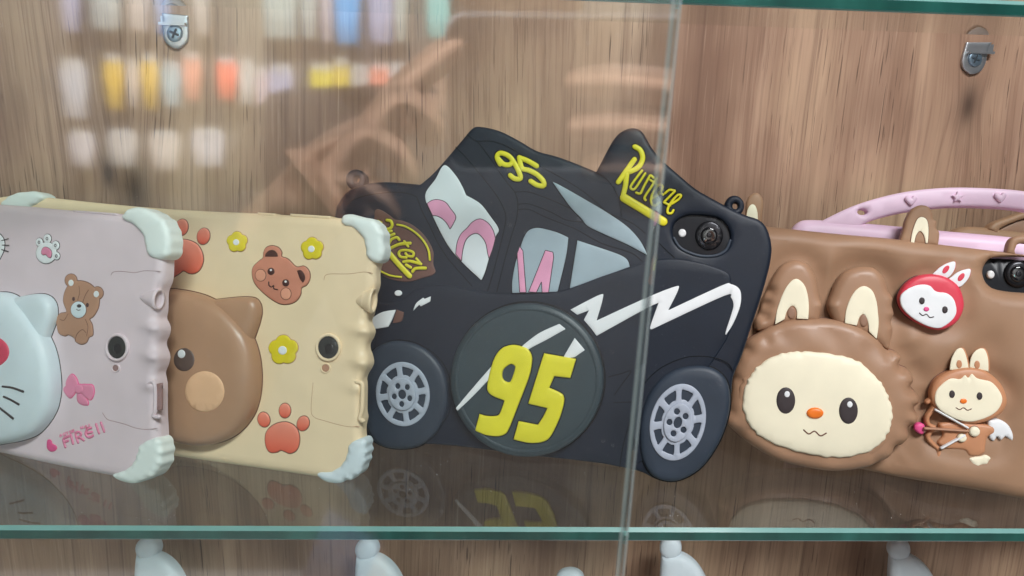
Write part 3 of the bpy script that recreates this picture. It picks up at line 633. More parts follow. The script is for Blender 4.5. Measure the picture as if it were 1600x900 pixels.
# glazing
t = c.slab('windscreen', M['screenw'], [(694, 258), (680, 280), (664, 306), (677, 340), (700, 384), (724, 412), (752, 438, 1), (758, 424), (766, 396), (774, 370), (779, 358), (766, 338), (750, 318), (728, 305, 1), (722, 291), (711, 273)], 0.0, 0.0006, 0.0004, outline=M['groove'], ds=0.0008, gs=0.004)
c.slab('reflection_patch', M['pinkglow'], [(667, 318, 1), (675, 313), (685, 312), (696, 316), (704, 326), (712, 338), (709, 348), (703, 358, 1), (698, 349), (690, 341), (681, 337), (676, 337, 1)], 0.0006, 0.0002, 0.00015, t, outline=M['line'], lw=0.7, ds=0.0005, gs=0.003)
c.slab('reflection_patch', M['pinkglow'], [(712, 397, 1), (714, 380), (720, 366), (730, 356), (738, 347), (750, 342), (762, 348), (770, 359), (774, 372, 1), (770, 388), (764, 404, 1), (762, 396), (758, 378), (748, 366), (738, 366), (728, 375), (723, 391), (721, 408, 1)], 0.0006, 0.0002, 0.00015, t, outline=M['line'], lw=0.7, ds=0.0005, gs=0.003)
t = c.slab('side_window', M['glassgrey'], [(815, 380), (820, 368), (826, 360), (837, 356), (850, 357.5), (870, 363), (888, 371, 1), (884, 402), (871, 456, 1), (800, 458, 1), (800, 440), (805, 412)], 0.0, 0.0006, 0.0004, outline=M['groove'], ds=0.0008, gs=0.004)
c.slab('window_streak', M['pinkglow'], [(808, 396, 1), (812, 385, 1), (817, 392, 1), (822, 457, 1), (812, 457, 1)], 0.0006, 0.0002, 0.00015, t, outline=M['line'], lw=0.7, ds=0.0005, gs=0.003)
c.slab('window_streak', M['pinkglow'], [(826, 456, 1), (852, 391, 1), (864, 394, 1), (865, 402, 1), (857, 457, 1), (847, 457, 1), (846, 440, 1), (838, 457, 1)], 0.0006, 0.0002, 0.00015, t, outline=M['line'], lw=0.7, ds=0.0005, gs=0.003)
c.slab('side_window', M['glassgrey'], [(902, 375.5, 1), (940, 388), (968, 398), (980, 406), (984, 417, 1), (940, 433), (890, 451, 1)], 0.0, 0.0006, 0.0004, outline=M['groove'], ds=0.0008, gs=0.004)
c.slab('roof_flash', M['glassgrey'], [(863, 284, 1), (876, 290), (920, 315), (950, 333), (980, 354), (1000, 376), (1012, 399, 1), (980, 382), (940, 364), (918, 353), (908, 341), (890, 322)], 0.0, 0.0006, 0.0004, outline=M['groove'], ds=0.0008, gs=0.004)
# stripes
c.slab('lightning_stripe', M['white'], [(891, 484, 1), (936, 461), (942, 465), (932, 501, 1), (1006, 467), (1054, 448), (1060, 452), (1044, 485, 1), (1128, 446), (1142, 444), (1154, 450), (1158, 461), (1156, 480), (1146, 505), (1134, 524, 1), (1134, 518), (1143, 490), (1146, 476), (1142, 465), (1130, 463), (1018, 515, 1), (1016, 510), (1029, 473, 1), (1006, 484), (932, 525, 1), (924, 514), (912, 500, 1), (920, 485, 1), (902, 492, 1)], 0.0010, 0.0005, 0.0003, ds=0.0007, gs=0.004)
c.slab('bolt_mark', M['white'], [(673, 463, 1), (672, 471, 1), (657, 479, 1), (655, 476, 1), (645, 486, 1), (650, 474), (661, 465, 1), (663, 467, 1)], 0.0010, 0.0005, 0.0003, ds=0.0006, gs=0.003)
c.oval('white_dot', M['white'], 622, 458, 6, 4.6, 0.0009, 0.0005)
c.slab('headlamp', M['white'], [(578, 500), (596, 488), (618, 484, 1), (612, 500), (606, 511, 1), (586, 514), (572, 512)], 0.0010, 0.0008, 0.0005, ds=0.0006, gs=0.003)
c.slab('lamp_reflection', M['badge'], [(619.5, 484, 1), (631, 488, 1), (627, 502), (613, 505, 1)], 0.0010, 0.0005, 0.0003, ds=0.0006, gs=0.003)  # brown-pink patch, a reflection put into the colour
# wheels
def wheel(cx, cy, trx, tryy, rrx, rry, rot, hub, k0, tyre_loop):
    t = c.slab('wheel', M['tyre'], None, 0.0, 0.0034, 0.0030, loop=tyre_loop, outline=M['groove'], lw=1.8, ds=0.0009, gs=0.004)
    r = math.radians(rot)
    def E(s, a, off=0.0042):
        X, Y = rrx*s*math.cos(a), rry*s*math.sin(a); return c.f.loc(cx+X*math.cos(r)-Y*math.sin(r), cy+X*math.sin(r)+Y*math.cos(r), off)
    outer = np.array([E(1.0, 2*math.pi*k/72) for k in range(72)]); holes = []
    for k in range(8):
        a0 = 2*math.pi*k/8+k0; ring = []
        for s, a in [(0.60, x) for x in np.linspace(-.22, .22, 5)]+[(0.84, x) for x in np.linspace(.26, -.26, 6)]: ring.append(E(s, a0+a))
        holes.append(spline([tuple(q) for q in ring], True, 3))
    hs = [0.13]+[0.09]*5
    q = c.slab('rim', M['silver'], None, 0.0030, 0.0013, 0.0005, t, loop=outer, holes=holes, ds=0.0006, gs=0.003)
    h = relief('hub', t, M['silver'], np.array([E(0.50, 2*math.pi*k/40) for k in range(40)]), 0.0043, 0.0011, 0.0004, ds=0.0006, gs=0.003,
               holes=[np.array([E(0.30, 2*math.pi*j/5+0.5)+np.array((0.0016*math.cos(b), 0.0018*math.sin(b))) for b in np.linspace(0, 2*math.pi, 12, endpoint=False)]) for j in range(5)] +
                     [np.array([E(0.15, b) for b in np.linspace(0, 2*math.pi, 16, endpoint=False)])])
    relief('hub_floor', t, M['tyre'], np.array([E(0.44, 2*math.pi*k/30) for k in range(30)]), 0.0042, 0.0004, 0.0002, ds=0.001, gs=0.004)
    return t
wheel(629, 616, 0, 0, 42, 50.5, -6, 0, 0.35, c.P([(560, 640), (558, 600), (575, 556), (600, 536), (632, 533), (664, 545), (690, 574), (700, 612), (696, 648), (680, 678), (655, 697), (620, 702), (585, 690)], 0.002))
wheel(1059, 660, 0, 0, 43, 61, 14, 0, 0.10, c.P([(1000, 700), (1001, 655), (1014, 615), (1040, 586), (1070, 573), (1106, 573), (1131, 588), (1141, 615), (1138, 652), (1122, 695), (1094, 733), (1058, 752), (1026, 748), (1008, 729)], 0.002))
# brown oval badge with lettering on the hood
t = c.slab('hood_badge', M['badge'], [(585, 331), (589, 327), (597, 329), (609, 337), (616, 342.5), (629, 345), (645, 352), (661, 366), (672, 382), (677, 396), (676.5, 412), (680, 424), (675, 430), (661, 434), (645, 439), (629, 440), (609, 436), (594, 428), (578, 412), (570, 385), (575, 352), (584, 342)], 0.0, 0.0007, 0.0005, ds=0.0008, gs=0.004)
BL = [([(604, 344), (610, 345.5), (612, 351.5), (609, 356.5), (603, 358)], 5), ([(603, 363), (611, 361)], 4.5), ([(604, 370), (615, 365.5)], 5), ([(607, 380), (611, 374), (619, 371), (623, 374.5)], 5), ([(610, 387.5), (624, 381.5), (640, 380)], 5.5), ([(631, 377), (637, 385)], 4),
      ([(634, 402.5), (625, 401), (622.5, 395.5), (626, 391.5), (636, 391), (645, 394.5), (644, 400.5), (636, 399.5), (633, 396)], 4.5), ([(630, 409), (640, 408), (657, 412.5)], 5), ([(650, 404), (656, 411)], 4), ([(634, 414), (641, 418)], 5), ([(644, 424), (649, 419.5), (664, 419)], 5.5),
      ([(606, 394), (622, 413), (639, 431)], 9), ([(620, 351), (633, 354), (648, 363), (661, 376), (669, 391), (671, 406)], 3.6), ([(594, 424), (609, 430.5), (626, 433)], 3.4), ([(590, 345), (595, 348)], 4)]
c.strokes('badge_lettering', M['lemon'], BL, 4, 0.0010, 0.0008, t); c.strokes('letter_outline', M['choc'], [(p, w_+2.4) for p, w_ in BL], 4, 0.0004, 0.0007, t)
# roof number
R95 = [[(781, 256), (776, 245), (781, 239), (792, 242), (800, 250), (796, 257), (786, 256), (778, 248)], [(799, 248), (808, 263), (813, 278), (804, 279), (797, 274)], [(838, 259), (824, 251), (811, 246)], [(811, 246), (815, 262), (826, 266), (838, 272), (848, 282), (849, 290), (839, 289), (829, 283)]]
t = c.strokes('roof_number', M['lemon'], R95, 8.0, 0.0009, 0.0002); c.strokes('number_outline', M['groove'], R95, 10.6, 0.0005, 0.0, t)
# fin lettering
FL = [([(992, 229), (1000, 234), (1004, 245), (1001, 256), (994, 263.5), (984, 268)], 8), ([(991, 249), (979, 266), (966, 284)], 8), ([(979, 273), (977, 290), (974, 303), (973.5, 309)], 8), ([(975, 309), (1000, 324), (1036, 346)], 13),
      ([(1003, 266.5), (994, 278), (985.5, 290.5), (987, 295.5), (992, 294.5), (1000, 283), (1008, 271)], 3.9), ([(1021, 277.5), (1016, 274), (1012, 280), (1006, 291), (1000.5, 302), (994, 301)], 3.9), ([(1026, 279), (1016, 294), (1007, 308), (1008.5, 312.5)], 3.9), ([(1016, 281), (1026, 288)], 3.6),
      ([(1018, 311), (1030, 302), (1035, 292), (1031, 288), (1024, 295), (1017.5, 308), (1018, 318), (1023.5, 321), (1030, 316)], 3.7), ([(1039, 302), (1046, 296.5), (1055, 298, 1), (1037, 316, 1), (1047, 321)], 3.7), ([(1050, 318), (1060, 311.5), (1064, 305.5), (1059, 304.5), (1050, 314), (1044, 324), (1043, 332), (1049, 333), (1052, 328.5)], 3.9), ([(1030, 300), (1036, 304)], 3.6)]
t = c.strokes('fin_lettering', M['lemon'], FL, 5, 0.0009, 0.0002); c.strokes('letter_outline', M['groove'], [(p, w_+2.0) for p, w_ in FL], 5, 0.0005, 0.0, t)
# the round grip disc with the big number
L = c.ell(823, 594, 119.5, 120.5, 0, 0.007, 90)
t = c.slab('grip_disc', M['disc'], None, 0.0012, 0.0068, 0.0020, loop=L, ds=0.0012, gs=0.004)
c.slab('disc_gap_shade', M['groove'], None, 0.0, 0.0012, 0.0004, t, loop=c.ell(826, 592, 121, 122, 0, 0.001, 90), ds=0.002, gs=0.006)  # near-black plate offset up and right, standing in for the gap shadow
c.slab('disc_rim', M['disc'], None, 0.0078, 0.0005, 0.0003, t, loop=c.ell(823, 594, 114, 115, 0, 0.008, 90), holes=[c.ell(823, 594, 108, 109, 0, 0.008, 90)], ds=0.0012, gs=0.003)
B0 = 0.0079
for pts in ([(874, 506, 1), (884, 514, 1), (854, 531), (826, 546), (812, 560, 1), (806, 549, 1), (840, 522)], [(898, 528, 1), (914, 547, 1), (898, 558, 1), (878, 562, 1)], [(770, 570, 1), (764, 593, 1), (740, 618), (715, 642, 1), (712, 638, 1), (738, 607)]):
    c.slab('disc_stripe', M['white'], pts, B0, 0.0005, 0.0003, t, off=B0, ds=0.0007, gs=0.003)
n9 = [(814, 541), (824, 545), (830, 554), (831, 566), (826, 590), (810, 632), (795, 670), (788, 679), (776, 682), (758, 680, 1), (742, 673, 1), (749, 647, 1), (760, 650), (775, 650), (781, 645), (788, 626, 1), (772, 620), (763, 613), (761, 603), (766, 578), (773, 558), (783, 545), (794, 540), (804, 539)]
h9 = [(798, 569), (804, 571), (805, 576), (799, 594), (795, 597), (788, 594), (785, 586), (788, 576)]
n5 = [(850, 552, 1), (900, 561, 1), (891, 591, 1), (866, 588, 1), (858, 606, 1), (872, 612), (880, 618), (881, 630), (874, 654), (862, 679), (854, 688), (842, 692), (824, 692), (802, 687, 1), (810, 658, 1), (840, 664, 1), (848, 652), (855, 638, 1), (825, 631, 1), (844, 570)]
nb = c.slab('disc_number', M['lemon'], n9, B0, 0.0016, 0.0009, t, off=B0+0.001, holes=[c.P(h9, B0)], outline=M['groove'], lw=1.9, ds=0.0007, gs=0.004)
c.slab('disc_number', M['lemon'], n5, B0, 0.0016, 0.0009, t, off=B0+0.001, outline=M['groove'], lw=1.9, ds=0.0007, gs=0.004)
c.strokes('scratch', M['groove'], [[(724, 652), (750, 636), (765, 627)], [(884, 622), (910, 617), (930, 610)], [(815, 640), (838, 635)]], 1.0, 0.0001, B0, t)

# ------------------------------------------------------------------ brown padded case
c = Case(F_BROWN, 'tablet_case', 'brown padded tablet case with a rabbit-eared head pad and two small bunny figures', 'tablet case')
body = [(1128, 356), (1140, 347), (1160, 348), (1205, 353), (1300, 363), (1400, 372), (1460, 379), (1600, 396), (1700, 410), (1724, 430), (1726, 700), (1722, 786), (1690, 798), (1600, 783), (1560, 775), (1500, 764), (1400, 748), (1300, 728), (1200, 690), (1160, 640)]
pad = [(1190, 518), (1212, 506), (1240, 499), (1276, 497), (1308, 500), (1340, 508), (1370, 526), (1386, 545), (1400, 549), (1410, 559), (1409, 571), (1422, 578), (1430, 594), (1428, 606), (1437, 618), (1439, 631), (1433, 640), (1437, 652), (1433, 664), (1424, 670), (1422, 684), (1411, 698), (1402, 700), (1390, 717), (1358, 731), (1310, 738), (1260, 732), (1210, 718), (1170, 694), (1140, 668), (1134, 654), (1140, 630), (1144, 606), (1148, 580), (1158, 556), (1168, 534)]
earL = [(1198, 456), (1207, 436), (1217, 419), (1228, 410), (1242, 405.5), (1256, 408), (1268, 418), (1277, 436), (1282, 462), (1286, 480), (1280, 505, 1), (1220, 510, 1), (1186, 518), (1180, 502), (1188, 486), (1192, 468)]
earR = [(1300, 458), (1305, 445), (1316, 428), (1332, 419), (1352, 416), (1370, 420), (1383, 434), (1390, 454), (1397, 466), (1395, 476), (1398, 490), (1394, 504), (1397, 516), (1394, 532), (1388, 548), (1360, 530, 1), (1306, 508, 1), (1294, 480)]
dents = [(1500, 412, 16, 2.2), (1528, 418, 12, 1.6), (1478, 408, 20, 1.6), (1545, 545, 22, 1.8), (1570, 596, 18, 1.5), (1440, 580, 16, 1.2), (1555, 660, 20, 1.4), (1450, 540, 20, 1.0), (1560, 710, 26, -1.2), (1420, 520, 20, -0.8), (1480, 540, 20, -1.2), (1600, 640, 30, -1.2), (1500, 745, 40, -0.8)]
padL = [c.P(p) for p in (pad, earL, earR)]
rb = [c.P(p) for p in ([(1405, 467), (1435, 431), (1456, 428), (1496, 444), (1505, 462), (1500, 498), (1468, 516), (1425, 498)], [(1456, 620), (1490, 580), (1540, 580), (1575, 621), (1556, 660), (1550, 710), (1470, 700), (1455, 660)])]
dl = [(np.array(c.f.loc(x, y)), s*c.px, a*0.001) for x, y, s, a in dents]
def cushion(V, d):
    z = 0.0022*np.sin(V[:, 0]*70+1.0)*np.sin(V[:, 1]*62+0.4)*np.clip(d/0.02, 0, 1)
    dp = np.full(len(V), 9.0)
    for l in padL: q = dist(V, l); q[inside(V, l)] = 0; dp = np.minimum(dp, q)
    z -= 0.0050*np.exp(-(dp/0.0085)**2)
    dp = np.full(len(V), 9.0)
    for l in rb: q = dist(V, l); q[inside(V, l)] = 0; dp = np.minimum(dp, q)
    z -= 0.0030*np.exp(-(dp/0.006)**2)
    for q, s, a in dl: z -= a*np.exp(-((V-q)**2).sum(1)/(s*s))
    return z
camb = [(1541, 427), (1543.5, 415), (1551, 405), (1565, 401), (1600, 400), (1650, 403), (1668, 416), (1671, 436), (1660, 453), (1630, 458), (1600, 457), (1578, 455), (1557, 450), (1545, 440)]
c.slab('body', M['brown'], body, -0.012, 0.012, 0.0070, off=0.0, gs=0.0019, ds=0.0011, dome=0.003, domer=0.02, field=cushion, holes=[c.P(camb)])
tb = c.slab('tablet', M['tablet'], [(1160, 375, 1), (1715, 415, 1), (1715, 770, 1), (1160, 640, 1)], -0.0118, 0.0030, 0.001, ds=0.003, gs=0.02)
c.oval('camera_ring', M['ring'], 1592, 428, 22, 22, -0.0088, 0.0022, tb); c.oval('camera_lens', M['lens'], 1592, 428, 13, 13, -0.0066, 0.0012, tb); c.oval('lens_pupil', M['ring'], 1592, 428, 4.5, 4.5, -0.0054, 0.0004, tb)
c.oval('flash', M['flash'], 1549, 429, 6, 6.5, -0.0088, 0.0022, tb)
e = c.slab('top_ear', M['brown'], [(1160, 362, 1), (1165, 335), (1166, 318), (1171, 306), (1180, 301), (1188, 304), (1193, 315), (1192, 332), (1190, 362, 1)], -0.008, 0.005, 0.0018, ds=0.0006, gs=0.003)
c.slab('inner_ear', M['cream'], [(1163, 358, 1), (1167, 332), (1171, 322), (1176, 319), (1181, 323), (1184, 336), (1184, 358, 1)], -0.003, 0.0005, 0.0003, e, ds=0.0006, gs=0.003)
e = c.slab('top_ear', M['brown'], [(1404, 382, 1), (1410, 366), (1413, 357), (1415, 347), (1420, 335), (1428, 325), (1440, 320), (1452, 323), (1458, 332), (1459.5, 342), (1465, 346), (1464, 356), (1469, 364), (1467, 384, 1)], -0.008, 0.005, 0.0018, ds=0.0006, gs=0.003)
c.slab('inner_ear', M['cream'], [(1423, 380, 1), (1425, 366), (1429, 352), (1434, 342), (1441, 339), (1448.5, 344), (1451, 358), (1450, 380, 1), (1446.5, 380, 1), (1444, 368), (1438, 361), (1432, 367), (1428.5, 380, 1)], -0.003, 0.0005, 0.0003, e, outline=M['brline'], lw=0.8, ds=0.0005, gs=0.003)
c.slab('strap_loop', M['brown'], [(1574, 396, 1), (1577, 381), (1583, 372), (1594, 368), (1610, 368), (1628, 373), (1636, 384), (1638, 406, 1)], -0.009, 0.006, 0.0018, holes=[c.P([(1593, 396), (1593, 384), (1598, 380), (1612, 380), (1621, 386), (1623, 398)])], ds=0.0007, gs=0.003)
# the head pad: a plain rabbit-eared cushion
cpx = c.px
sc = [(np.array(c.f.loc(x, y)), s*cpx, a*0.001) for x, y, s, a in ((1386, 556, 8, 2.2), (1405, 572, 8, 3.4), (1421, 606, 8, 3.6), (1427, 637, 8, 3.6), (1419, 668, 8, 3.4), (1400, 696, 9, 2.6), (1368, 717, 9, 2.0), (1166, 545, 8, 2.8), (1150, 590, 7, 1.8), (1142, 640, 7, 1.8), (1152, 672, 8, 1.8), (1290, 518, 18, 1.2), (1352, 540, 14, 1.0), (1218, 522, 12, 0.9), (1196, 530, 7, 1.4))]
def lump(V, d):
    z = 0.0004*np.sin(V[:, 0]*260)*np.sin(V[:, 1]*230)
    for q, s, a in sc: z -= a*np.exp(-((V-q)**2).sum(1)/(s*s))
    return z
es = [(np.array(c.f.loc(x, y)), s*cpx, a*0.001) for x, y, s, a in ((1202, 455, 7, 3.0), (1197, 475, 7, 3.2), (1193, 494, 7, 3.0), (1391, 474, 6, -0.9), (1391, 490, 6, -0.9), (1390, 510, 6, -0.9), (1281, 477, 6, -1.2), (1299, 478, 6, -1.2))]
def elump(V, d):
    z = np.zeros(len(V))
    for q, s, a in es: z -= a*np.exp(-((V-q)**2).sum(1)/(s*s))
    return z
t = c.slab('rabbit_head_pad', M['brown2'], pad, 0.0, 0.0080, 0.0045, dome=0.0035, domer=0.018, field=lump, outline=M['brline'], lw=1.0, gs=0.0017, ds=0.0009)
for ear, inn in ((earL, [(1211, 507, 1), (1214, 486), (1222, 462), (1232, 444), (1244, 435.5), (1256, 444), (1262, 460), (1264, 480), (1263, 499, 1), (1245, 498, 1), (1245, 486), (1240, 478), (1234, 480), (1229, 488), (1226, 499, 1)]),
                 (earR, [(1320, 505, 1), (1322, 486), (1328, 468), (1338, 453), (1350, 447), (1362, 453), (1369, 468), (1372, 488), (1373, 508), (1370, 530, 1), (1358, 518, 1), (1356, 502), (1350, 491), (1343, 496), (1339, 509, 1)])):
    c.slab('ear', M['brown2'], ear, 0.0, 0.0060, 0.0040, t, dome=0.0015, domer=0.012, field=elump, gs=0.0018, ds=0.0009)
    c.slab('inner_ear', M['cream'], inn, 0.0070, 0.0011, 0.0004, t, outline=M['brline'], lw=1.0, ds=0.0006, gs=0.003)
for x, y, rx, ry in ((1237, 489, 7, 9.5), (1350, 501, 7, 10)): c.oval('ear_hollow', M['inear'], x, y, rx, ry, 0.0070, 0.0010, t)
rim = []
face = [(1162, 614), (1169, 594), (1182, 575), (1204, 559), (1228, 551), (1252, 549), (1276, 550), (1316, 556), (1344, 566), (1366, 586), (1380, 602), (1390, 624), (1395, 642), (1393, 664), (1383, 686), (1360, 705), (1320, 715), (1280, 713), (1232, 702), (1196, 687), (1174, 669), (1161, 641)]
A = spline(face, True, 8); cen = A.mean(0); k = np.arange(len(A)); A = cen+(A-cen)*(1+0.008*np.sin(k*1.7)+0.006*np.sin(k*0.9))[:, None]
c.slab('face_patch', M['cream'], [tuple(p) for p in A[::2]], 0.0098, 0.0022, 0.0012, t, dome=0.0020, domer=0.016, outline=M['brline'], lw=1.0, ds=0.0008, gs=0.003)
c.slab('face_shell', M['brown2'], [tuple(cen+(p-cen)*1.07) for p in A[::2]], 0.0080, 0.0030, 0.0024, t, ds=0.001, gs=0.003)
for x, y in ((1228, 626), (1326, 642)):
    c.oval('eye', M['line'], x, y, 15, 21, 0.0136, 0.0010, t); c.oval('eye_glint', M['white'], x+2, y-10, 4.4, 5, 0.0144, 0.0004, t)
c.oval('nose', M['orange'], 1274, 646, 13.5, 8.8, 0.0136, 0.0018, t, outline=M['brline'], lw=0.9)
c.strokes('mouth', M['brline'], [[(1256, 672), (1264, 678), (1273, 674), (1282, 681), (1291, 677)]], 2.0, 0.0004, 0.0138, t)
# red bunny badge
t = c.slab('red_bunny_badge', M['red'], [(1405, 468), (1409, 454), (1419, 441), (1436, 431), (1456, 428), (1477, 432), (1496, 444), (1505, 461), (1507, 480), (1500, 498), (1487, 510), (1468, 516), (1446, 510), (1425, 498), (1411, 484)], -0.001, 0.0060, 0.0018, dome=0.001, domer=0.006, outline=M['line'], lw=0.9, ds=0.0007, gs=0.003)
c.slab('face_patch', M['white'], [(1407, 470), (1409, 460), (1421, 450), (1438, 444.5), (1453, 446), (1463, 455), (1480, 458), (1491, 468), (1495, 485), (1490, 498), (1477, 509), (1465, 513), (1446, 508), (1425, 496), (1411, 482)], 0.0048, 0.0014, 0.0006, t, ds=0.0006, gs=0.003)
for ear, ix, iy in (([(1460, 429, 1), (1464, 423), (1472, 416), (1484, 410), (1494, 408.5, 1), (1494, 418), (1488, 429), (1479, 434, 1)], 1478, 421), ([(1485, 437, 1), (1490, 431), (1498, 425), (1508, 421), (1518, 420, 1), (1517, 430), (1510, 441), (1499, 448, 1)], 1502, 433)):
    c.slab('ear', M['red'], ear, -0.002, 0.0050, 0.001, t, ds=0.0006, gs=0.003); c.slab('ear_front', M['white'], [(x-1.5, y+0.5) for x, y, *_ in ear], 0.0029, 0.0007, 0.0004, t, ds=0.0006, gs=0.003)
    c.oval('inner_ear', M['red'], ix, iy, 4, 7.5, 0.0035, 0.0003, t, rot=38)
for x, y in ((1441, 470), (1477, 484)): c.oval('eye', M['line'], x, y, 4.5, 5.5, 0.0062, 0.0006, t)
c.oval('nose', M['hot'], 1448, 483, 4.4, 3.6, 0.0062, 0.0006, t); c.strokes('mouth', M['line'], [[(1437, 489), (1442, 493), (1448, 491), (1453, 496), (1459, 495)]], 1.4, 0.0003, 0.0062, t)
# winged bunny figure
t = c.slab('winged_bunny_figure', M['caramel'], [(1455, 624), (1456, 608), (1465, 592), (1487, 579), (1513, 574), (1540, 579), (1563, 597), (1574, 620), (1572, 637), (1557, 653), (1524, 663), (1492, 656), (1463, 638)], -0.001, 0.0055, 0.0020, dome=0.001, domer=0.006, outline=M['brline'], lw=0.9, ds=0.0007, gs=0.003)
c.slab('face_patch', M['cream'], [(1461, 626), (1465, 608), (1484, 592), (1500, 592), (1508, 586), (1513, 590), (1519, 584), (1528, 591), (1551, 598), (1566, 619), (1563, 636), (1548, 650), (1519, 659), (1492, 654), (1469, 640)], 0.0044, 0.0014, 0.0007, t, outline=M['brline'], lw=0.8, ds=0.0006, gs=0.003)
for ear, ix, iy in (([(1485, 578, 1), (1488, 560), (1496, 546), (1505, 544), (1511, 556), (1515, 575, 1)], 1499, 569), ([(1516, 574, 1), (1519, 557), (1528, 546), (1539, 545), (1545, 559), (1546, 580, 1)], 1527, 570)):
    c.slab('ear', M['caramel'], [(x+1.5, y, *r) for x, y, *r in ear], -0.001, 0.0040, 0.001, t, ds=0.0006, gs=0.003); c.slab('ear_front', M['cream'], [(x-1, y+0.5, *r) for x, y, *r in ear], 0.0029, 0.0008, 0.0004, t, ds=0.0006, gs=0.003)
    c.oval('inner_ear', M['caramel'], ix, iy, 4.5, 6.5, 0.0036, 0.0004, t)
for x, y in ((1488, 616), (1531, 619)): c.oval('eye', M['line'], x, y, 4.5, 6, 0.0058, 0.0005, t)
c.oval('nose', M['orange'], 1506, 627, 5.5, 4, 0.0058, 0.0007, t); c.strokes('mouth', M['brline'], [[(1494, 637), (1500, 640), (1506, 637), (1512, 641), (1518, 639)]], 1.2, 0.0003, 0.0058, t)
c.slab('torso', M['caramel'], [(1468, 664), (1480, 660), (1500, 659), (1524, 662), (1551, 666), (1555, 676), (1544, 684), (1541, 697), (1539, 708), (1528, 713), (1515, 712), (1508, 704), (1490, 702), (1478, 701), (1466, 692), (1474, 680)], -0.001, 0.0045, 0.0016, t, outline=M['brline'], lw=0.9, ds=0.0006, gs=0.003)
c.slab('wing', M['white'], [(1545, 660), (1554, 656), (1564, 656), (1577, 665), (1584, 680), (1583, 690, 1), (1572, 682, 1), (1565, 689, 1), (1559, 682, 1), (1554, 690, 1), (1547, 684)], -0.001, 0.0040, 0.0014, t, outline=M['line'], lw=0.7, ds=0.0006, gs=0.003)
c.strokes('bow', M['caramel'], [([(1450, 629), (1456, 625), (1461, 631), (1457, 642), (1450, 653), (1452, 664), (1462, 670), (1456, 674), (1451, 684), (1458, 694), (1467, 703), (1466, 714), (1459, 717)], 6.5)], 6, 0.0030, 0.0, t)
c.strokes('bow_string', M['white'], [([(1463, 641), (1488, 655), (1513, 669)], 3.2), ([(1472, 701), (1490, 691), (1508, 681)], 3.2)], 3, 0.0022, 0.0036, t)
c.strokes('arrow', M['teddy'], [([(1446, 670), (1480, 672), (1513, 674)], 3.6)], 3, 0.0022, 0.0036, t)
c.slab('heart_tip', M['hot'], [(1430, 672), (1430, 665), (1436, 661), (1444, 663), (1447, 669), (1445, 673), (1444, 678), (1438, 679)], 0.0, 0.0036, 0.0016, t, ds=0.0005, gs=0.002)
c.oval('hand', M['cream'], 1524, 675, 8.5, 8, 0.0034, 0.0020, t, outline=M['brline'], lw=0.8); c.oval('hand', M['cream'], 1504, 685, 7.5, 6.5, 0.0034, 0.0020, t, outline=M['brline'], lw=0.8)
c.slab('foot', M['cream'], [(1515, 717), (1524, 714), (1533, 713), (1541, 711), (1549, 716), (1546, 721), (1543, 726), (1535, 727), (1529, 731), (1520, 726)], -0.001, 0.0044, 0.0014, t, outline=M['brline'], lw=0.8, ds=0.0006, gs=0.003)

# ------------------------------------------------------------------ pink case with a carry handle, behind the brown one
c = Case(F_HAND, 'tablet_case', 'lilac pink tablet case with a carry handle behind the brown padded case', 'tablet case')
c.slab('body', M['lilac'], [(1236, 362, 1), (1248, 347), (1268, 342.5), (1330, 346), (1410, 353), (1470, 359), (1580, 369), (1700, 383), (1760, 392), (1770, 420), (1775, 790), (1755, 796), (1600, 768), (1400, 738), (1250, 715), (1236, 700, 1)], -0.012, 0.012, 0.0055, off=0.0, gs=0.005, ds=0.0015)
t = c.slab('carry_handle', M['lilac'], [(1280, 349, 1), (1292, 341), (1340, 319), (1400, 302), (1460, 293.5), (1520, 292), (1600, 297), (1660, 310), (1720, 334), (1770, 372), (1800, 400, 1), (1750, 400, 1), (1720, 372), (1660, 343), (1600, 328), (1540, 323), (1480, 323), (1420, 330), (1380, 339), (1352, 349), (1340, 360, 1), (1290, 356, 1)], -0.010, 0.0085, 0.002, off=0.0, holes=[c.ell(1349, 330.5, 8, 4.6, 0, 0.0)], ds=0.001, gs=0.004)
def heart(x, y, r): return [(x, y-r*0.35, 1), (x+r*0.5, y-r*0.8), (x+r, y-r*0.3), (x+r*0.6, y+r*0.35), (x, y+r*0.9, 1), (x-r*0.6, y+r*0.35), (x-r, y-r*0.3), (x-r*0.5, y-r*0.8)]
for x, y in ((1424, 313), (1564, 308)): c.slab('heart_stud', M['lilac'], heart(x, y, 10), -0.002, 0.0024, 0.0012, t, ds=0.0006, gs=0.002)
c.slab('star_stud', M['lilac'], [(1497+(10 if i % 2 == 0 else 4.6)*math.sin(math.pi*i/5), 308-(9.5 if i % 2 == 0 else 4.4)*math.cos(math.pi*i/5), 1) for i in range(10)], -0.002, 0.0024, 0.0008, t, ds=0.0006, gs=0.002)

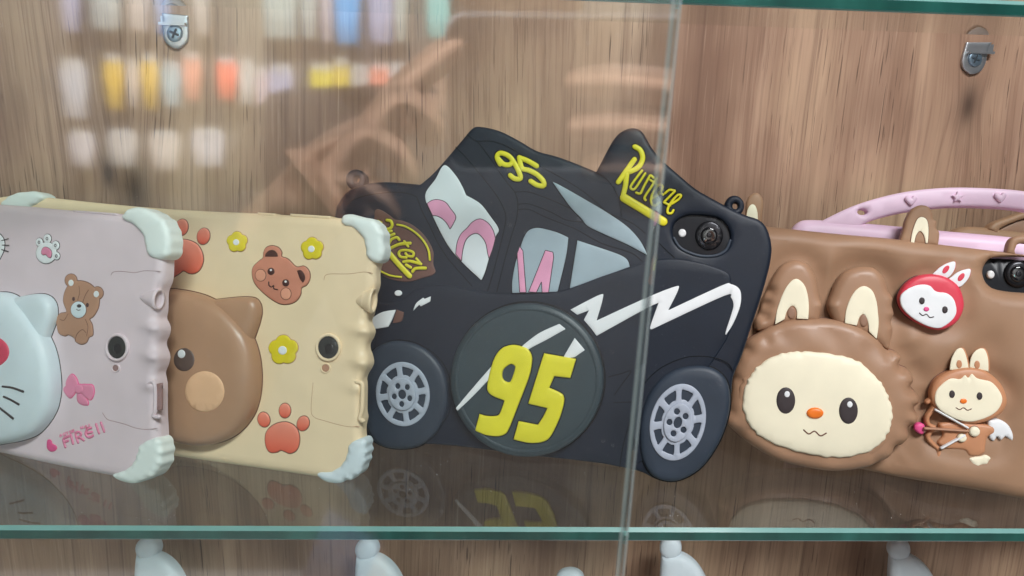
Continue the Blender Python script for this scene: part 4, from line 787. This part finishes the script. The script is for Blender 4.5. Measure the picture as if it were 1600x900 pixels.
# ------------------------------------------------------------------ another brown case with a handle, furthest back
c = Case(F_BACK, 'tablet_case', 'plain brown tablet case with a brown handle, furthest back at the right', 'tablet case')
c.slab('body', M['brown'], [(1484, 385, 1), (1492, 364), (1506, 356), (1530, 354), (1600, 362), (1700, 374), (1790, 386), (1800, 420), (1800, 760), (1500, 720), (1484, 700, 1)], -0.010, 0.010, 0.005, off=0.0, gs=0.006, ds=0.0015)
t = c.slab('carry_handle', M['brown'], [(1546, 358, 1), (1556, 348), (1580, 339), (1604, 331), (1660, 322), (1720, 330), (1775, 352), (1800, 392, 1), (1780, 392, 1), (1762, 364), (1716, 342), (1660, 333), (1606, 341), (1584, 348), (1566, 356), (1560, 366, 1)], -0.008, 0.0075, 0.0018, off=0.0, ds=0.001, gs=0.004)
c.slab('handle_web', M['inear'], [(1558, 362, 1), (1580, 350), (1606, 341), (1660, 333), (1716, 343), (1760, 366), (1775, 400, 1)], -0.007, 0.0035, 0.0008, t, ds=0.001, gs=0.005)

# ------------------------------------------------------------------ white bobble hat toppers on the shelf below
def hat(px, py, label):
    P0 = at_y(px, py, 0.105); c = Case(Frame((P0[0], P0[1], -0.256), -14, 11), 'tablet_case', label, 'tablet case', 'white hat cases on the shelf below')
    dx, dy = px-1047, py-858
    S = lambda pts: [(x+dx, y+dy, *r) for x, y, *r in pts]
    b = c.slab('hat', M['hat'], S([(1027, 1050, 1), (1033, 880), (1040, 866), (1056, 863), (1072, 866), (1090, 880), (1104, 902), (1112, 930), (1114, 1050, 1)]), -0.006, 0.008, 0.004, ds=0.0009, gs=0.003, dome=0.002, domer=0.012)
    c.oval('bobble', M['hat'], px+2, py-2, 17.5, 18.5, -0.006, 0.0090, b, bev=0.0045)
    lo = c.f.loc(px+10, py+175)
    v, f = box(lo[0]-0.085, lo[0]+0.085, 0.001, lo[1]+0.003, -0.016, -0.005); link('body', v, f, M['hat'], c.root, smooth=False)
    return c
hat(222, 862, 'white bobble hat case topper seen below the shelf edge, under the pink case')
hat(567, 864, 'white bobble hat case topper seen below the shelf edge, under the cream case')
hat(1046, 862, 'white bobble hat case topper right of the glass door edge, under the car wheel')
hat(1406, 864, 'white bobble hat case topper below the brown padded case')
c = Case(Frame(at_y(890, 905, 0.105)*np.array((1, 1, 0))+np.array((0, 0, -0.256)), -14, 11), 'tablet_case', 'low round white case top peeping up left of the door edge', 'tablet case')
c.slab('body', M['hat'], [(868, 960, 1), (866, 915), (872, 898), (888, 892.5), (904, 897), (912, 912), (914, 960, 1)], -0.008, 0.008, 0.004, ds=0.001, gs=0.004)

# ------------------------------------------------------------------ specks on the glass
V, F = [], []
def speck(p, r, a, b):
    k = len(V); n = random.choice((4, 5, 6))
    for i in range(n):
        t = 2*math.pi*i/n+random.random()*0.6; rr = r*random.uniform(0.6, 1.2)
        V.append(tuple(np.array(p)+rr*math.cos(t)*np.array(a)+rr*math.sin(t)*np.array(b)))
    F.append(tuple(range(k, k+n)))
for i in range(170):
    speck((random.uniform(-0.32, 0.36), 0.004+random.random()**1.3*0.10, 0.0004), random.choice((0.00012, 0.0002, 0.0003)), (1, 0, 0), (0, 1, 0))
for i in range(260):
    x, z = random.uniform(-0.13, 0.035), random.uniform(0.03, 0.24)
    speck((x, DOOR_F-0.0003, z), random.choice((0.00004, 0.00006, 0.0001)), (1, 0, 0), (0, 0, 1))
tag(link('dust_specks', V, F, M['dust'], smooth=False), 'pale dust specks lying on the glass shelf and clinging to the door', 'dust', kind='stuff')

# ------------------------------------------------------------------ the shop aisle in front of the cabinet, seen only mirrored in the door
def mir(px, py, Y):
    """real point whose mirror image in the door pane lies along this pixel, at depth Y in front of the pane"""
    q = at_y(px, py, 2*DOOR_F-Y); return np.array((q[0], Y, q[2]))
SHOP_Y, FLOOR_Z = -2.0, -1.16
v, f = box(-3.0, 3.0, SHOP_Y-0.06, SHOP_Y-0.03, FLOOR_Z, 2.0)
tag(link('shop_wall', v, f, plain('shop_wall_paint', (0.045, 0.042, 0.038, 1), 0.6), smooth=False), kind='structure')
v, f = box(-3.0, 3.0, SHOP_Y-0.06, 0.9, FLOOR_Z-0.03, FLOOR_Z)
tag(link('shop_floor', v, f, plain('shop_floor_tile', (0.16, 0.155, 0.15, 1), 0.4), smooth=False), kind='structure')
def bevel_box(x0, x1, y0, y1, z0, z1, b):
    V, F = [], []
    for y, s in ((y0, b), (y0+b, 0), (y1-b, 0), (y1, b)):
        V += [(x0+s, y, z0+s), (x1-s, y, z0+s), (x1-s, y, z1-s), (x0+s, y, z1-s)]
    for i in range(3):
        for k in range(4): F.append((i*4+k, i*4+(k+1) % 4, i*4+4+(k+1) % 4, i*4+4+k))
    return V, F+[(3, 2, 1, 0), (12, 13, 14, 15)]
PK = [((92, -58, 128, 52), (205, 205, 232), 'pale lavender', 'top row, leftmost'), ((138, -58, 192, 48), (212, 222, 218), 'pale grey green', 'top row, second from the left'), ((240, -58, 268, 58), (150, 180, 226), 'soft blue', 'top row, beside the left bracket'),
      ((410, -58, 466, 62), (205, 220, 214), 'greyish mint', 'top row, above the lavender pack'), ((500, -58, 522, 66), (226, 212, 216), 'pale pink', 'top row, left of the bright blue pack'), ((524, -58, 563, 70), (70, 170, 235), 'bright sky blue', 'top row, above the yellow pack'),
      ((577, -58, 615, 70), (186, 190, 222), 'lavender grey', 'top row, right of the bright blue pack'), ((618, -58, 636, 66), (226, 236, 224), 'narrow white', 'top row, left of the aqua pack'), ((668, -58, 735, 62), (140, 214, 208), 'wide aqua', 'top row, above the mirrored fingertip'),
      ((95, 92, 140, 186), (214, 216, 222), 'pale grey', 'middle row, leftmost'), ((163, 84, 196, 174), (206, 168, 44), 'mustard', 'middle row, left of the bracket'), ((221, 84, 250, 174), (196, 158, 36), 'narrow mustard', 'middle row, under the bracket'),
      ((253, 95, 285, 168), (190, 218, 224), 'pale aqua', 'middle row, right of narrow mustard'), ((287, 82, 316, 160), (204, 128, 104), 'brick pink', 'middle row, right of the pale aqua pack'), ((340, 88, 372, 158), (222, 96, 70), 'coral red', 'middle row, below the top row gap'),
      ((422, 100, 459, 180), (204, 204, 232), 'lilac', 'middle row, left of the bright yellow pack'), ((486, 98, 521, 182), (240, 220, 50), 'bright yellow', 'middle row, left of the ochre pack'), ((523, 90, 547, 188), (206, 180, 50), 'ochre', 'middle row, touching bright yellow'),
      ((580, 98, 607, 158), (206, 120, 96), 'dusty red', 'middle row, beside the mirrored hand'), ((609, 98, 640, 142), (226, 226, 222), 'short white', 'middle row, beside the mirrored knuckle'),
          ((198, 92, 219, 168), (226, 214, 206), 'narrow cream', 'middle row, between the two mustard packs'), ((374, 92, 398, 164), (214, 214, 210), 'dull white', 'middle row, right of the coral red pack'),
          ((400, 104, 420, 176), (222, 200, 206), 'faint pink', 'middle row, left of the lilac pack'), ((549, 100, 577, 168), (222, 216, 206), 'bone white', 'middle row, right of the ochre pack'), ((198, -58, 236, 50), (218, 206, 200), 'oatmeal', 'top row, left of the soft blue pack'),
          ((300, -58, 330, 56), (222, 214, 206), 'chalk white', 'top row, right of the soft blue pack'), ((470, -58, 496, 62), (204, 214, 208), 'slim grey green', 'top row, right of greyish mint'), ((110, 204, 150, 262), (208, 204, 206), 'ash grey', 'bottom row, leftmost'),
          ((236, 204, 282, 266), (216, 206, 196), 'sand', 'bottom row, above the ear'),
          ((170, 202, 216, 262), (214, 208, 200), 'cream white', 'bottom row, above the pink case'), ((302, 200, 352, 262), (206, 204, 208), 'pale stone', 'bottom row, above orange paw'), ((400, 194, 450, 268), (206, 204, 222), 'pale lilac', 'bottom row, above the bear face'),
      ((456, 200, 490, 262), (222, 198, 192), 'pale rose', 'bottom row, right of the pale lilac pack'), ((496, 204, 546, 272), (222, 222, 224), 'broad white', 'bottom row, left of the black car case')]
card = plain('white_header_card', srgb(226, 226, 222), 0.5); hookm = M['steel']
for (x0, y0, x1, y1), col, cn, where in PK:
    A, B = mir(x0, y0, SHOP_Y), mir(x1, y1, SHOP_Y)
    r = bpy.data.objects.new('hanging_package', None); COL.objects.link(r); cx, zt, zb = (A[0]+B[0])/2, A[2], B[2]; hw = abs(B[0]-A[0])/2
    r.location = (cx, SHOP_Y, zb); tag(r, '%s hanging pack in the door reflection, %s' % (cn, where), 'package', 'packs hanging on the shop wall')
    v, f = bevel_box(-hw, hw, -0.012, 0.016, 0.0, (zt-zb)*0.86, 0.005); link('pouch', v, f, plain('pack_'+cn.replace(' ', '_'), srgb(*col), 0.35), r)
    v, f = bevel_box(-hw*0.9, hw*0.9, -0.002, 0.002, (zt-zb)*0.86, zt-zb, 0.0008); link('header_card', v, f, card, r, smooth=False)
    v, f = box(-0.002, 0.002, -0.03, 0.03, zt-zb-0.012, zt-zb-0.008); link('hook', v, f, hookm, r, smooth=False)

# the phone that takes the picture and the person holding it
ph = bpy.data.objects.new('phone', None); COL.objects.link(ph)
ph.matrix_world = Matrix(((RT[0], UP[0], FW[0], CAM[0]-0.042*FW[0]), (RT[1], UP[1], FW[1], CAM[1]-0.042*FW[1]), (RT[2], UP[2], FW[2], CAM[2]-0.042*FW[2]), (0, 0, 0, 1)))
tag(ph, 'dark phone in a clear bumper held level, mirrored in the glass door', 'phone')
def rrect(x0, x1, y0, y1, r, n=6):
    out = []
    for cx, cy, a in ((x1-r, y1-r, 0), (x0+r, y1-r, 90), (x0+r, y0+r, 180), (x1-r, y0+r, 270)):
        for k in range(n+1): t = math.radians(a+90*k/n); out.append((cx+r*math.cos(t), cy+r*math.sin(t)))
    return np.array(out)
relief('body', ph, plain('phone_back', (0.045, 0.05, 0.06, 1), 0.25), rrect(-0.012, 0.146, -0.044, 0.030, 0.009), -0.0105, 0.0085, 0.002, ds=0.002, gs=0.012)
relief('bumper', ph, plain('clear_bumper', srgb(196, 198, 206), 0.15), rrect(-0.0135, 0.1475, -0.0455, 0.0318, 0.0105), -0.0115, 0.0105, 0.0008, holes=[rrect(-0.0118, 0.1458, -0.0438, 0.0298, 0.009)], ds=0.002, gs=0.006)
b = relief('camera_bump', ph, plain('camera_bump_glass', (0.02, 0.022, 0.026, 1), 0.15), rrect(-0.0095, 0.022, -0.012, 0.0265, 0.006), -0.0022, 0.0012, 0.0005, ds=0.0015, gs=0.006)
for q in ((0.0, 0.0), (0.0, 0.017), (0.014, 0.008)):
    relief('lens', b, M['lens'], np.array([(q[0]+0.0055*math.cos(t), q[1]+0.0055*math.sin(t)) for t in np.linspace(0, 2*math.pi, 24, endpoint=False)]), -0.0010, 0.0006, 0.0003, ds=0.001, gs=0.004)

def skinned(name, chains, mat, parent, sub=2):
    """one continuous surface grown round joints: chains = lists of (point, radius); equal points are one joint"""
    idx, V, Rr, E = {}, [], [], []
    for ch in chains:
        prev = None
        for p, r in ch:
            k = tuple(round(float(x), 4) for x in p)
            if k not in idx: idx[k] = len(V); V.append(k); Rr.append(r)
            if prev is not None: E.append((prev, idx[k]))
            prev = idx[k]
    me = bpy.data.meshes.new(name); me.from_pydata(V, E, []); o = bpy.data.objects.new(name, me); COL.objects.link(o)
    sk = o.modifiers.new('skin', 'SKIN'); sk.use_smooth_shade = True
    sub_ = o.modifiers.new('sub', 'SUBSURF'); sub_.levels = sub; sub_.render_levels = sub
    for i, r in enumerate(Rr):
        me.skin_vertices[0].data[i].radius = (r, r)
    me.skin_vertices[0].data[0].use_root = True
    dg = bpy.context.evaluated_depsgraph_get(); m2 = bpy.data.meshes.new_from_object(o.evaluated_get(dg)); bpy.data.objects.remove(o); bpy.data.meshes.remove(me)
    m2.name = name; m2.materials.clear(); m2.materials.append(mat); m2.polygons.foreach_set('use_smooth', [True]*len(m2.polygons))
    o = bpy.data.objects.new(name, m2); COL.objects.link(o); o.parent = parent; return o
pr = bpy.data.objects.new('person', None); COL.objects.link(pr)
tag(pr, 'person in a dark top holding a phone in both hands, mirrored in glass', 'person')
YB = -0.66
pel, bel, chest, neck, nk2, head, crown = (0.03, YB-0.02, -0.26), (0.03, YB-0.02, -0.08), (0.03, YB, 0.09), (0.03, YB, 0.22), (0.03, YB+0.01, 0.27), (0.03, YB+0.03, 0.35), (0.03, YB, 0.44)
hf = lambda px, py, d=0.0: tuple(mir(px, py, -0.364+d))
LW, RW = hf(470, 330, -0.020), hf(1330, 260, -0.035)
LP, RP = hf(545, 265, -0.012), hf(1235, 215, -0.026)
left = lambda *c: [(LW, .024), (LP, .021)]+list(c)
right = lambda *c: [(RW, .024), (RP, .021)]+list(c)
ch = [[(pel, .090), (bel, .085), (chest, .090), (neck, .056), (nk2, .052), (head, .078), (crown, .070)],
      [(chest, .090), ((-0.15, YB, 0.15), .055), ((-0.24, YB+0.04, -0.06), .043), ((LW[0]-0.05, LW[1]-0.09, LW[2]-0.05), .034), (LW, .024)],
      [(chest, .090), ((0.21, YB, 0.15), .055), ((0.33, YB+0.05, -0.06), .043), ((RW[0]+0.05, RW[1]-0.09, RW[2]-0.05), .034), (RW, .024)],
      left((hf(575, 215, -.014), .0105), (hf(640, 130, -.012), .0095), (hf(690, 88, -.012), .0085), (hf(733, 58, -.012), .0068)),
      left((hf(565, 235, -.010), .0105), (hf(625, 140, -.006), .0095), (hf(668, 178, -.010), .0085), (hf(678, 228, -.016), .0070)),
      left((hf(535, 265, -.008), .0105), (hf(570, 200, -.004), .0095), (hf(622, 240, -.008), .0085), (hf(640, 292, -.014), .0070)),
      left((hf(515, 295, -.008), .0095), (hf(545, 275, -.004), .0085), (hf(598, 310, -.008), .0075), (hf(615, 350, -.014), .0062)),
      left((hf(560, 215, -.030), .0110), (hf(640, 180, -.036), .0095), (hf(690, 165, -.036), .0080)),
      right((hf(1150, 170, .002), .0108), (hf(1050, 138, .010), .0098), (hf(960, 127, .008), .0090), (hf(880, 130, .002), .0072)),
      right((hf(1160, 222, .002), .0108), (hf(1060, 205, .010), .0098), (hf(965, 196, .008), .0090), (hf(882, 200, .002), .0072)),
      right((hf(1170, 270, .002), .0105), (hf(1075, 268, .009), .0095), (hf(985, 262, .006), .0085), (hf(905, 262, .001), .0070)),
      right((hf(1190, 310, .002), .0095), (hf(1105, 322, .008), .0085), (hf(1030, 320, .005), .0075), (hf(965, 318, .001), .0062)),
      right((hf(1180, 190, -.034), .0110), (hf(1090, 170, -.038), .0095), (hf(1030, 165, -.038), .0080)),
      [(pel, .090), ((-0.06, YB-0.02, -0.34), .085), ((-0.07, YB, -0.70), .058), ((-0.07, YB-0.03, -1.08), .040), ((-0.08, YB+0.10, -1.13), .030)],
      [(pel, .090), ((0.12, YB-0.02, -0.34), .085), ((0.13, YB, -0.70), .058), ((0.13, YB-0.03, -1.08), .040), ((0.14, YB+0.10, -1.13), .030)]]
skin = rubber('skin', srgb(224, 184, 160), 0.5, 0.4, 0.04)
bd = skinned('body', ch, skin, pr)
cloth = plain('dark_cotton', (0.05, 0.045, 0.05, 1), 0.9)
sh = [[((0.03, YB-0.02, -0.30), .150), (bel, .135), (chest, .155), ((0.03, YB, 0.20), .072)],
      [(chest, .155), ((-0.15, YB, 0.15), .070), ((-0.22, YB+0.03, 0.0), .060)], [(chest, .155), ((0.21, YB, 0.15), .070), ((0.31, YB+0.04, 0.0), .060)]]
for a_, w_ in (((-0.24, YB+0.04, -0.06), (LW[0]-0.05, LW[1]-0.09, LW[2]-0.05)), ((0.33, YB+0.05, -0.06), (RW[0]+0.05, RW[1]-0.09, RW[2]-0.05))):
    W_ = LW if a_[0] < 0 else RW; sx_ = (-0.15, YB, 0.15) if a_[0] < 0 else (0.21, YB, 0.15)
    cuff = tuple(0.25*w_[i]+0.75*W_[i] for i in range(3))
    sh.append([(chest, .155), (sx_, .070), (a_, .058), (w_, .050), (cuff, .036)])
sh = [sh[0], sh[3], sh[4]]
skinned('shirt', sh, cloth, pr)
skinned('trousers', [[((0.03, YB-0.02, -0.27), .140), ((-0.06, YB-0.02, -0.36), .098), ((-0.07, YB, -0.70), .072), ((-0.07, YB-0.03, -1.06), .058)],
                     [((0.03, YB-0.02, -0.27), .140), ((0.12, YB-0.02, -0.36), .098), ((0.13, YB, -0.70), .072), ((0.13, YB-0.03, -1.06), .058)]], plain('denim', (0.05, 0.07, 0.12, 1), 0.9), pr)
skinned('hair', [[((0.03, YB-0.03, 0.34), .070), ((0.03, YB-0.015, 0.455), .076), ((0.03, YB+0.04, 0.455), .052)]], plain('dark_hair', (0.02, 0.014, 0.01, 1), 0.6), pr)
for sx in (-0.031, 0.031):
    e = skinned('eye', [[((0.03+sx, YB+0.098, 0.368), .009), ((0.03+sx, YB+0.102, 0.368), .008)]], M['white'], pr, 2); skinned('pupil', [[((0.03+sx, YB+0.108, 0.368), .0035), ((0.03+sx, YB+0.110, 0.368), .003)]], M['line'], e, 1)
    skinned('ear', [[((0.03+sx*2.6, YB+0.02, 0.37), .014), ((0.03+sx*2.7, YB+0.015, 0.345), .012)]], skin, pr, 1)
skinned('nose', [[((0.03, YB+0.100, 0.365), .009), ((0.03, YB+0.118, 0.338), .013)]], skin, pr, 1)
skinned('mouth', [[((0.005, YB+0.098, 0.308), .005), ((0.03, YB+0.104, 0.306), .007), ((0.055, YB+0.098, 0.308), .005)]], M['rose'], pr, 1)
